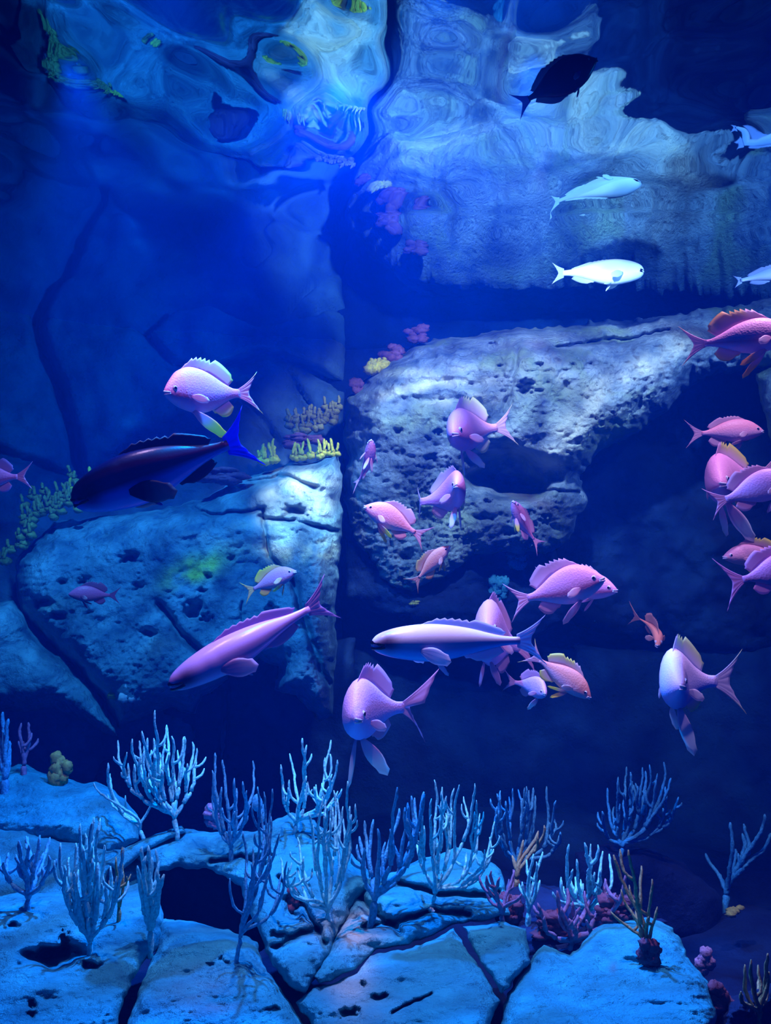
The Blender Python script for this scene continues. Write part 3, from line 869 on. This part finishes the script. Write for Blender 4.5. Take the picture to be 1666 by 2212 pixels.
def blob(name, label, px, py, wpx, hpx, d, material, cat, seed=1, n=7, rough=.5):
    random.seed(seed)
    v, f = [], []
    if cat != 'algae': d = rest(px, py + hpx * .45, d, .7)
    k = d / F
    for i in range(n):
        c = P(px + random.uniform(-.32, .32) * wpx, py + random.uniform(-.36, .36) * hpx, d + random.uniform(-.1, .1) * wpx * k)
        r = random.uniform(.2, .34) * (7 / n) ** .3
        lump(v, f, c, wpx * r * k, wpx * r * k * .8, hpx * r * k * .8, 8, 10, rough)
    o = link(name, v, f, material)
    return tag(o, label, cat)


blob('maroon_algae', 'maroon algae tuft behind the bright yellow sponge', 845, 765, 60, 50, 3.98, M['maroon'], 'algae', 1, 12)
blob('maroon_algae', 'reddish algae fringe on the upper left end of the ledge', 895, 722, 60, 40, 4.0, M['maroon'], 'algae', 2, 12)
blob('maroon_algae', 'dark maroon algae low at the ledge corner below the yellow sponge', 775, 830, 40, 50, 4.0, M['maroon'], 'algae', 3, 10)
blob('maroon_algae', 'dark maroon algae between the two sponges above the slab', 655, 955, 90, 40, 3.86, M['maroon'], 'algae', 4, 14)
blob('maroon_algae', 'dark algae mat hanging below the blue tail fin', 480, 1030, 120, 40, 3.75, M['maroon'], 'algae', 5, 18)
blob('red_sponge', 'dim red sponge in the dark behind the big pink perch', 1265, 1328, 60, 60, 4.2, M['red'], 'sponge', 6, 9)
blob('knobbly_sponge', 'knobbly yellow sponge standing on the rounded rock', 130, 1664, 52, 72, 2.78, M['olive'], 'sponge', 7, 12)
blob('red_sponge', 'small red-brown sponge on the arched rock', 633, 1945, 34, 60, 1.95, M['maroon'], 'sponge', 8, 8)
blob('purple_sponge', 'purple-brown pointed sponge beside the slender sea whip', 466, 1765, 52, 50, 2.38, M['whip_purple'], 'sponge', 9, 12)
blob('blue_sponge', 'smooth blue sponge behind the arched rock', 562, 1752, 32, 64, 2.4, M['whip_dim'], 'sponge', 10, 5, .1)
blob('white_sponge', 'small white sponge dot below the comb-like sea whip', 930, 1966, 16, 12, 1.75, M['white'], 'sponge', 11, 4, .2)
blob('white_sponge', 'white sponge at the foot of the blue whip bundle', 328, 1942, 24, 58, 1.6, M['white'], 'sponge', 12, 7, .2)
blob('purple_sponge', 'purple encrusting sponge on the end of the right rock', 1525, 2078, 46, 60, 1.75, M['whip_purple'], 'sponge', 13, 12)
blob('purple_sponge', 'dark purple sponge mass tumbling below the right rock end', 1560, 2150, 60, 70, 1.65, M['maroon'], 'sponge', 14, 12)
blob('pale_sponge', 'dim yellowish sponge floating out of the dark at right', 1590, 1968, 34, 22, 2.75, M['olive'], 'sponge', 15, 6)

for k, (x, y, w_, h_, d_, lab) in enumerate([
        (1078, 1270, 44, 60, 3.9, 'pale blue crust of coral on the shadowed rock behind the large pink perch'),
        (1118, 1212, 44, 40, 3.85, 'pale coral crust on the underside of the ledge'),
        (1292, 1322, 20, 52, 4.0, 'hooked scrap of pale coral beside the dim red sponge'),
        (895, 1302, 22, 12, 4.0, 'small yellowish coral scrap under the ledge foot')]):
    blob('coral_crust', lab, x, y, w_, h_, d_, M['whip_dim'] if k < 3 else M['olive'], 'coral', 30 + k, 16, .9)
for k, (x, y, w_, h_, lab) in enumerate([
        (1190, 2000, 80, 60, 'dark maroon coral rubble at the head of the broad shadow'),
        (1105, 1960, 60, 70, 'maroon crust round the foot of the stout brown whip'),
        (1330, 1965, 80, 60, 'maroon crust between the blue and the bare brown whips'),
        (1405, 2060, 50, 60, 'maroon holdfast crust at the foot of the bare brown whips')]):
    blob('coral_crust', lab, x, y, w_, h_, 2.0 - .05 * (k == 3), M['maroon'], 'coral', 50 + k, 16, .9)
blob('window_glint', 'small stark white lump standing in for a window reflection, low on the pitted slab', 281, 1496, 40, 46, 3.33, M['white'], 'coral', 70, 8, .4)  # solid lump added where the viewing glass reflects a bright light
blob('window_glint_cream', 'cream lump beside the stark white one, part of the stand-in window reflection', 248, 1499, 34, 20, 3.34, M['yellow'], 'coral', 71, 6, .4)  # cream half of the added window reflection


# ================================================================ fish
def interp(xs, ys, t):
    """smooth (catmull-rom) interpolation"""
    i = 0
    while i < len(xs) - 2 and t > xs[i + 1]: i += 1
    x0, x1 = xs[i], xs[i + 1]
    u = (t - x0) / (x1 - x0)
    y0, y1 = ys[i], ys[i + 1]
    m0 = (y1 - ys[i - 1]) / (x1 - xs[i - 1]) if i > 0 else (y1 - y0) / (x1 - x0) * 1.4
    m1 = (ys[i + 2] - y0) / (xs[i + 2] - x0) if i < len(xs) - 2 else 0
    h = x1 - x0
    return (2 * u ** 3 - 3 * u ** 2 + 1) * y0 + (u ** 3 - 2 * u ** 2 + u) * h * m0 + (-2 * u ** 3 + 3 * u ** 2) * y1 + (u ** 3 - u ** 2) * h * m1


SS = [0, .03, .1, .2, .35, .5, .65, .8, .92, 1.0]
SHAPES = {
    'perch': dict(top=[.014, .06, .14, .225, .275, .262, .205, .115, .056, .05], bot=[.014, .055, .105, .155, .195, .20, .16, .092, .052, .048],
                  wid=[.008, .04, .070, .095, .108, .10, .078, .045, .022, .014], eye=(.115, .035, .034), tail=(.32, .26, .12), dorsal=(.24, .86, .14), anal=(.60, .84, .13),
                  pelv=(.34, .26), pect=(.30, .20)),
    'slim': dict(top=[.022, .062, .095, .120, .135, .125, .098, .058, .034, .030], bot=[.022, .055, .085, .110, .130, .120, .085, .048, .030, .028],
                 wid=[.016, .045, .068, .082, .090, .083, .060, .034, .018, .012], eye=(.085, .012, .016), tail=(.24, .17, .08), dorsal=(.30, .88, .05), anal=(.60, .86, .06),
                 pelv=(.40, .10), pect=(.27, .19)),
    'deep': dict(top=[.012, .05, .13, .22, .27, .26, .21, .11, .05, .04], bot=[.012, .05, .12, .20, .25, .25, .20, .10, .045, .038],
                 wid=[.008, .035, .06, .085, .095, .09, .07, .04, .02, .012], eye=(.12, .05, .02), tail=(.26, .20, .07), dorsal=(.22, .90, .07), anal=(.5, .9, .07),
                 pelv=(.34, .12), pect=(.28, .16)),
}


def fish(label, nose, tail, kind='perch', bend=0.0, roll=0.0, back=(.85, .42, .60), belly=(.80, .60, .72), fin=(.80, .45, .60), tip=None, pelvc=None,
         group=None, deep=1.0, wide=1.0, name='pink_perch', tailk=(1, 1, 0), pitch_fins=0.0, pel_ang=(55, 20), pect_out=35, dorsal_k=1.0,
         skin='fish', eye=True, tail_yaw=0.0, pect_k=1.0, pel_k=1.0, tailc=None, up=(0, 0, 1), side_dark=None, mask=None, thr=-.05, soft=.35, sd_c=-.15):
    S = SHAPES[kind]
    a, b = P(*nose), P(*tail)
    ax = (a - b)
    Lc = ax.length
    ex = ax.normalized()
    u = Vector(up)
    ey = u.cross(ex).normalized()          # fish's left
    ez = ex.cross(ey).normalized()
    if roll:
        q = Matrix.Rotation(math.radians(roll), 3, ex)
        ey, ez = q @ ey, q @ ez
    origin = a

    def W(p):      # local (s from nose backwards, lateral, up) in body lengths -> world, relative to root at the nose
        return (ex * (-p[0]) + ey * p[1] + ez * p[2]) * Lc

    def spine(s):
        # lateral bow; tangent too
        y = bend * (4 * s * (1 - s)) * 0.5
        dy = bend * (4 - 8 * s) * 0.5
        return y, dy

    root = empty(name, origin)
    tag(root, label, 'fish', group)
    n, m = 34, 22
    verts, tint = [], []

    def shade(t, s):        # t: -1 belly .. 1 back
        k = min(1, max(0, (t - thr + soft) / (2 * soft)))
        c = [belly[i] * (1 - k) + back[i] * k for i in range(3)]
        if side_dark:
            k = math.exp(-((t - sd_c) / .27) ** 2) * .85
            c = [c[i] * (1 - k) + side_dark[i] * k for i in range(3)]
        if mask:
            k = math.exp(-((s - .07) / .065) ** 2 - ((t - .1) / .8) ** 2)
            c = [c[i] * (1 - k) + mask[i] * k for i in range(3)]
        return c
    for i in range(n + 1):
        s = (i / n) ** 1.25
        tp, bt, wd = (interp(SS, S[k], s) for k in ('top', 'bot', 'wid'))
        tp *= deep; bt *= deep; wd *= wide
        if .20 < s < .26: wd *= 1.0 + .05 * (s - .2) / .06       # gill cover edge
        y0, dy = spine(s)
        mz = (0.02 if kind == 'perch' else 0) * math.sin(math.pi * min(1, s * 1.2)) 
        nl = math.hypot(1, dy)
        for j in range(m):
            an = 2 * math.pi * j / m
            c_, s_ = math.cos(an), math.sin(an)
            zz = (tp if s_ > 0 else bt) * (abs(s_) ** 0.92) * (1 if s_ > 0 else -1)
            yy = wd * (abs(c_) ** 1.05) * (1 if c_ > 0 else -1)
            p = (s - yy * dy / nl * -1 * -1, y0 + yy / nl, zz)
            verts.append(W(p))
            c = shade(s_, s)
            tint.append((*c, 1))
    faces = []
    for i in range(n):
        for j in range(m):
            q = (j + 1) % m
            faces.append((i * m + j, i * m + q, (i + 1) * m + q, (i + 1) * m + j))
    faces.append(tuple(reversed(range(m)))); faces.append(tuple(n * m + j for j in range(m)))
    link('body', verts, faces, M[skin], root, attrs={'tint': tint})

    tipc = tip or fin

    def sheet(nm, rows, cols, fn, colf, thick=0.004):
        """fn(u, v) -> local point, and a thin closed skin round it"""
        G = [[Vector(W(fn(i / rows, j / cols))) for j in range(cols + 1)] for i in range(rows + 1)]
        v, f, t = [], [], []
        W_ = cols + 1
        for side in (1, -1):
            for i in range(rows + 1):
                for j in range(cols + 1):
                    g = G[i][j]
                    du = G[min(i + 1, rows)][j] - G[max(i - 1, 0)][j]
                    dv = G[i][min(j + 1, cols)] - G[i][max(j - 1, 0)]
                    nn = du.cross(dv)
                    nn = nn.normalized() if nn.length > 1e-9 else ey
                    edge = 0.15 if i == rows or j in (0, cols) else 1.0
                    ray = 1.0 + 0.5 * (j % 2)
                    v.append(g + nn * side * thick * Lc * 0.5 * edge * ray)
                    t.append((*colf(i / rows, j / cols), 1))
        o = (rows + 1) * W_
        for i in range(rows):
            for j in range(cols):
                a_ = i * W_ + j
                f.append((a_, a_ + 1, a_ + W_ + 1, a_ + W_))
                f.append((o + a_, o + a_ + W_, o + a_ + W_ + 1, o + a_ + 1))
        ring = [j for j in range(W_)] + [i * W_ + cols for i in range(1, rows + 1)] + [rows * W_ + j for j in range(cols - 1, -1, -1)] + [i * W_ for i in range(rows - 1, 0, -1)]
        for k in range(len(ring)):
            p_, q_ = ring[k], ring[(k + 1) % len(ring)]
            f.append((p_, o + p_, o + q_, q_))
        return link(nm, v, f, M['fin'], root, attrs={'tint': t})

    def mixc(c1, c2, k):
        k = max(0, min(1, k))
        return tuple(c1[i] * (1 - k) + c2[i] * k for i in range(3))

    # caudal fin
    tl, th, fork = S['tail']
    tl *= tailk[0]; th *= tailk[1]
    y1, dy1 = spine(1.0)
    yaw = math.atan(dy1) + math.radians(tail_yaw)

    def tailf(u_, v_):
        v2 = v_ * 2 - 1
        ln = tl * (0.42 + 0.58 * abs(v2) ** 1.3) if fork else tl
        z = v2 * (0.05 * deep + (th - 0.05) * u_ * (0.6 + 0.4 * u_))
        x = ln * u_ * (1 - 0.10 * abs(v2))
        yb = x * math.tan(max(-1.2, min(1.2, yaw))) + tailk[2] * u_ * u_ * 0.1 * (1 if v2 > 0 else -1) + 0.006 * math.sin(v_ * 40) * u_
        return (0.985 + x * math.cos(yaw), y1 + yb * math.cos(yaw), z)
    tc_ = tailc or fin
    sheet('caudal_fin', 7, 20, tailf, lambda u_, v_: mixc(tc_, tipc, (u_ - .5) * 1.6 if tip and abs(v_ - .5) > .35 else 0), 0.006)

    # dorsal fin
    s0, s1, dh = S['dorsal']; dh *= dorsal_k

    def dorsf(u_, v_):
        s = s0 + (s1 - s0) * v_
        tp = interp(SS, S['top'], s) * deep
        y0, _ = spine(s)
        hh = dh * (0.55 + 0.45 * math.sin(v_ * math.pi * 0.9 + .3)) * min(1, v_ * 5 + .15) * (1 if v_ < .93 else .8)
        if v_ < .55: hh *= 1 - 0.22 * (round(v_ * 24) % 2)
        else: hh *= 1.15
        return (s + hh * u_ * (0.6 + .5 * v_), y0 + 0.05 * u_ * hh * math.sin(v_ * 9), tp * 0.93 + hh * u_)
    sheet('dorsal_fin', 4, 24, dorsf, lambda u_, v_: mixc(fin, tipc, (u_ - .3) * 1.5 * (v_ > .3)), 0.006)

    s2, s3, ah = S['anal']

    def analf(u_, v_):
        s = s2 + (s3 - s2) * v_
        bt = interp(SS, S['bot'], s) * deep
        y0, _ = spine(s)
        hh = ah * (0.6 + 0.4 * math.sin(v_ * math.pi)) * (1 if v_ > .1 else .6)
        return (s + hh * u_ * .8, y0, -bt * 0.93 - hh * u_)
    sheet('anal_fin', 4, 10, analf, lambda u_, v_: mixc(fin, tipc, (u_ - .3) * 1.5), 0.006)

    def blade(nm, s, y, z, dirv, wv, ln, wd, c1, c2, curl=0.0):
        dv = Vector(dirv).normalized(); wv = Vector(wv).normalized()
        cr = dv.cross(wv)

        def bf(u_, v_):
            ww = wd * (0.25 + 0.75 * math.sin(min(1, u_ * 1.15) * math.pi * .78)) * (v_ - .5)
            p = Vector((s, y, z)) + dv * ln * u_ * (1 - 0.25 * abs(v_ - .5)) + wv * ww + cr * curl * u_ * u_ * ln
            return tuple(p)
        return sheet(nm, 7, 8, bf, lambda u_, v_: mixc(c1, c2, (u_ - .35) * 3.5), 0.008)

    ps, pl = S['pelv']; pl *= pel_k
    pb = interp(SS, S['bot'], ps) * deep
    y0, _ = spine(ps)
    pc = pelvc or tipc
    for sd, ang in ((1, pel_ang[0]), (-1, pel_ang[1])):
        an = math.radians(ang)
        blade('pelvic_fin', ps, y0 + sd * .025 * wide, -pb * .92, (math.cos(an), sd * .25, -math.sin(an)), (math.sin(an) * .7, sd * .7, math.cos(an) * .5), pl, pl * .30, fin, pc)
    ps, pl = S['pect']; pl *= pect_k
    pw = interp(SS, S['wid'], ps) * wide
    y0, dy = spine(ps)
    for sd in (1, -1):
        an = math.radians(pect_out)
        blade('pectoral_fin', ps, y0 + sd * pw * .93, -.05 * deep, (math.cos(an), sd * math.sin(an), -.35), (0.15, 0, 1), pl, pl * .5, fin, mixc(fin, (1, 1, 1), .3), curl=.1 * sd)
    if eye:
        es, ez_, er = S['eye']
        ew = interp(SS, S['wid'], es) * wide
        y0, dy = spine(es)
        for sd in (1, -1):
            v, f = [], []
            c = Vector((es, y0 + sd * ew * .80, ez_ * deep))
            K, Q = 6, 14
            ring = []
            prof = [(0.0, .62), (.45, .60), (.55, .56), (.58, .50), (.85, .32), (1.0, 0.0), (.9, -.3)]
            v.append(W(tuple(c + Vector((0, sd * er * .62, 0)))))
            for (rr, hh) in prof[1:]:
                for q in range(Q):
                    an = 2 * math.pi * q / Q
                    v.append(W(tuple(c + Vector((math.cos(an) * er * rr, sd * er * hh, math.sin(an) * er * rr)))))
            fi = []
            for q in range(Q):
                f.append((0, 1 + q, 1 + (q + 1) % Q)); fi.append(1)
            for k in range(len(prof) - 2):
                for q in range(Q):
                    a_ = 1 + k * Q + q; b_ = 1 + k * Q + (q + 1) % Q
                    f.append((a_, a_ + Q, b_ + Q, b_)); fi.append(1 if k == 0 else 0)
            eo = link('eye', v, f, [M['eye'], M['pupil']], root)
            eo.data.polygons.foreach_set('material_index', fi)
        # mouth: a pair of lips round the snout
        v, f = [], []
        for zl, off in ((.012, 0), (-.022, .004)):
            pts = []
            for q in range(9):
                t_ = -1 + 2 * q / 8
                s_ = .006 + off + .05 * abs(t_) ** 1.6
                ww = interp(SS, S['wid'], s_) * wide
                pts.append(W((s_ - .006, spine(s_)[0] + t_ * (ww * .98 + .003), zl * (1 - .5 * abs(t_)) - .010 * abs(t_))))
            tube_pts(pts, .012 * Lc, .012 * Lc, 6, 0, v, f)
        link('mouth', v, f, M['eye'] if skin == 'fish' else M['pupil'], root)
    return root


PINK = dict(back=(1.0, .36, .58), belly=(.80, .42, .68), fin=(1.0, .55, .72), side_dark=(.46, .08, .20), sd_c=-.28)  # side_dark: maroon skin tone plus lower-side shading put into the colour
YEL = (.95, .80, .05)
ORG = dict(back=(.90, .28, .16), belly=(.80, .45, .40), fin=(.88, .42, .30))
WHT = (.95, .97, .95)

fish('pink perch with yellow-tipped fins swimming above the large dark fish', (355, 848, 1.95), (518, 850, 2.12), bend=-.08, tip=YEL, **PINK, pel_ang=(48, 30), deep=1.12, pel_k=1.9, dorsal_k=1.1)
fish('small pink perch cut by the left picture edge, tail showing', (-85, 1040, 2.2), (38, 1030, 2.2), **PINK, tip=(.7, .5, .9))
fish('small dusky perch with yellow fins over the pitted slab', (640, 1234, 2.7), (548, 1272, 2.75), back=(.62, .26, .36), belly=(.6, .35, .5), fin=(.9, .6, .2), tip=YEL, deep=.8, name='dusky_perch')
fish('small maroon fish blurred against the pitted slab', (148, 1284, 2.8), (238, 1286, 2.85), back=(.55, .10, .22), belly=(.45, .10, .16), fin=(.4, .1, .2), deep=.85, name='maroon_perch', eye=False)
fish('small fish seen as faint curved sliver in the dark cave', (1420, 1396, 2.6), (1382, 1337, 2.8), bend=.25, **ORG, deep=.3, wide=.7, name='orange_perch')
fish('pink perch facing the window over the ledge, yellow spot on its back', (980, 938, 2.50), (1074, 924, 2.74), bend=-.25, tip=(.9, .82, .4), **PINK, pel_ang=(50, 70), pelvc=WHT, pel_k=1.3, deep=1.05, wide=1.2, dorsal_k=1.2)
fish('pink perch rising along the dark gap, one white pelvic fin', (802, 950, 2.4), (776, 1036, 2.50), bend=.15, tip=(.9, .6, .4), pelvc=WHT, **PINK, deep=.85, wide=1.1, roll=-15, pel_ang=(30, 50), pel_k=1.2)
fish('round-backed pink perch curling away in front of the ledge', (986, 1048, 2.35), (908, 1084, 2.58), bend=.45, tip=(.9, .55, .5), **PINK, deep=1.1, pel_ang=(70, 85), tail_yaw=60, tailk=(.8, 1, 0), pel_k=1.2, pelvc=WHT)
fish('salmon perch with bright yellow pelvic fins diving past the ledge foot', (787, 1094, 2.3), (897, 1150, 2.3), pelvc=YEL, back=(.95, .28, .26), belly=(.85, .45, .60), fin=(.95, .5, .55), deep=.88, pel_ang=(20, 38), pel_k=1.5)
fish('small bright orange fish under the salmon perch', (972, 1180, 2.6), (905, 1248, 2.62), **ORG, tip=(.95, .5, .1), deep=.72, roll=15, name='orange_perch')
fish('small pink fish angled down with two yellow-tipped fins, right of the shoal centre', (1108, 1082, 2.6), (1154, 1165, 2.68), bend=-.12, pelvc=YEL, **PINK, deep=.75, wide=1.0, pel_ang=(50, 20), pel_k=1.2)
fish('large pink perch with a dark eye, swimming over the white fish', (1306, 1250, 2.0), (1140, 1292, 2.1), bend=.10, **PINK, deep=1.0, pel_ang=(30, 42), tip=(.7, .35, .45), pel_k=1.5, dorsal_k=1.1)
fish('perch mostly hidden behind the large pink one, only its snout ahead', (1334, 1276, 2.25), (1190, 1262, 2.35), **PINK, deep=.85)
fish('purple perch seen from the front, behind the tail of the white fish', (1054, 1362, 2.22), (1122, 1396, 2.5), bend=-.25, back=(.80, .38, .70), belly=(.7, .4, .8), fin=(.8, .4, .6), deep=1.35, wide=1.25, pel_ang=(60, 75))
fish('orange-brown perch with yellow fin tips beyond the tail of the white fish', (1276, 1508, 2.2), (1166, 1426, 2.25), tip=YEL, back=(.90, .28, .20), belly=(.6, .36, .45), fin=(.85, .5, .5), deep=.82, tailc=(.9, .5, .6), name='orange_perch', pel_k=1.3)
fish('small lilac perch under the orange-brown one', (1178, 1500, 2.3), (1112, 1474, 2.42), bend=.3, back=(.85, .45, .75), belly=(.7, .5, .85), fin=(.85, .45, .65), deep=1.0, pelvc=WHT, pel_ang=(50, 60), pel_k=1.4)
fish('purple perch facing the window low in the tank, long white pelvic fin', (770, 1556, 1.80), (872, 1528, 2.04), bend=-.35, back=(.85, .42, .75), belly=(.55, .42, .95), fin=(.80, .42, .68), pelvc=WHT, deep=1.2, wide=1.3, pel_ang=(52, 80), pel_k=1.9, tailk=(1.2, 1.4, 1), dorsal_k=1.2)
fish('pale lilac perch alone in the dark with a striking white pelvic fin', (1472, 1484, 2.05), (1548, 1472, 2.28), bend=-.4, tip=(.85, .85, .3), back=(.92, .62, .88), belly=(.7, .55, 1), fin=(.8, .6, .75), pelvc=WHT, deep=1.2, wide=1.25, pel_ang=(88, 35), pel_k=1.7, tailk=(1.1, 1.2, 0), dorsal_k=1.2)
fish('large pink perch with orange pelvic fins, cut by the picture edge under the ledge top', (1720, 722, 1.95), (1522, 742, 2.0), pelvc=(1, .50, .0), **PINK, tip=(1, .55, .1), deep=.88, pel_ang=(48, 30), pel_k=1.5, dorsal_k=1.2)
fish('rosy scaled perch facing right in front of the cave', (1650, 932, 2.5), (1516, 936, 2.52), back=(.95, .34, .42), belly=(.62, .36, .55), fin=(.8, .45, .6), deep=.82, dorsal_k=.6)
fish('pink perch with an orange crest turned toward the window at the cave mouth', (1558, 1046, 2.25), (1644, 1030, 2.48), bend=-.3, **PINK, tip=YEL, deep=1.05, wide=1.2, pelvc=WHT, pel_ang=(65, 50), pel_k=1.8)
fish('purple perch cut by the picture edge, forked tail toward the cave', (1718, 1035, 2.0), (1568, 1078, 2.05), back=(.85, .40, .75), belly=(.5, .3, .5), fin=(.85, .42, .6), deep=1.0, pel_ang=(50, 50))
fish('pink perch with a yellow snout tip behind the forked-tail fish at the edge', (1562, 1204, 2.4), (1690, 1200, 2.4), back=(.90, .36, .5), belly=(.7, .35, .35), fin=(.85, .42, .5), deep=.75, tip=YEL)
fish('maroon-purple perch cut by the picture edge, wide forked tail spread', (1770, 1218, 1.9), (1605, 1252, 1.95), back=(.70, .25, .5), belly=(.4, .16, .35), fin=(.85, .36, .66), deep=1.0, tailk=(1.15, 1.5, 0))
fish('white-blue fish just below the surface over the ledge', (1391, 587, 3.4), (1216, 590, 3.46), 'slim', back=(.92, .96, .96), belly=(.9, .97, 1), fin=(.85, .95, 1), deep=1.25, wide=1.3, name='white_fish', skin='slick', tailk=(.7, .8, 0), dorsal_k=.5)
fish('pale blue fish below the surface, cut by the right picture edge', (1760, 575, 3.1), (1600, 606, 3.2), 'slim', back=(.45, .6, .9), belly=(.8, .85, .95), fin=(.5, .6, .9), deep=1.0, name='white_fish', skin='slick', tailk=(.5, .6, 0))
fish('dark oval surgeonfish with a blue tail high near the surface', (1290, 128, 1.9), (1142, 214, 1.95), 'deep', back=(.025, .008, .03), belly=(.03, .012, .035), fin=(.03, .03, .25), deep=.85, name='surgeonfish', skin='slick', tailc=(.06, .06, .7), roll=25)
LONG = dict(kind='slim', skin='slick', name='blue_trevally')
fish('large dark fish with a bright blue tail and blue-lit belly painted in', (158, 1084, 1.25), (492, 962, 1.42), back=(.020, .008, .07), belly=(.0, .30, 1.0), fin=(.03, .015, .10), deep=1.18, wide=1.25,
     tailc=(.02, .04, 1.0), sd_c=.28, pect_k=1.4, pect_out=14, side_dark=(.38, .06, .22), thr=-.08, soft=.10, tailk=(1, 1.15, 0), pel_k=.7, pelvc=(0, .2, .8), mask=(.012, .004, .02), dorsal_k=1.2, **LONG)  # near-black back and blue belly hold its backlit shading in the colour
fish('long purple fish heading down left over the pitted slab', (368, 1482, 1.55), (668, 1316, 1.75), back=(.80, .45, .95), belly=(.40, .20, .62), fin=(.55, .28, .62), deep=.80, wide=1.15, pect_out=12, pect_k=1.2, mask=(.06, .02, .08), side_dark=(.4, .16, .42), thr=-.35, **LONG)
fish('long white and blue fish swimming left across the middle', (804, 1392, 1.65), (1122, 1384, 1.78), back=(1.0, .92, 1.0), belly=(0, .38, 1.0), fin=(.70, .72, 1.0), deep=.86, wide=1.25, side_dark=(.45, .22, .5), mask=(.10, .03, .10), thr=.0, soft=.1, pel_k=1.2, **LONG)

# ================================================================ added glow panels above the water, making pale streaks in the ripples
def panel(x):
    m, nt, b, out = mat('glint_panel_glow')
    b.inputs['Emission Color'].default_value = (0.45, 0.66, 1.0, 1)
    b.inputs['Emission Strength'].default_value = 0.75
    b.inputs['Base Color'].default_value = (0.8, 0.85, 0.9, 1)

    def box(x0, x1, y0, y1, z0, z1):
        v = [(x_, y_, z_) for x_ in (x0, x1) for y_ in (y0, y1) for z_ in (z0, z1)]
        return v, [(0, 1, 3, 2), (4, 6, 7, 5), (0, 4, 5, 1), (2, 3, 7, 6), (0, 2, 6, 4), (1, 5, 7, 3)]
    o = link('added_glint_panel', *box(x - .65, x + .65, 6.3, 6.36, 3.46, 4.95), M['dark'], smooth=False, attrs={'stain': np.zeros((8, 4))})
    tag(o, 'tall glow panel added over the water to make white streaks in the ripples', 'added light', 'added glow panels over the water')
    link('glow_face', *box(x - .6, x + .6, 6.27, 6.30, 3.66, 4.91), m, o, smooth=False)
for x in (0.4, 2.2, 4.0):
    panel(x)
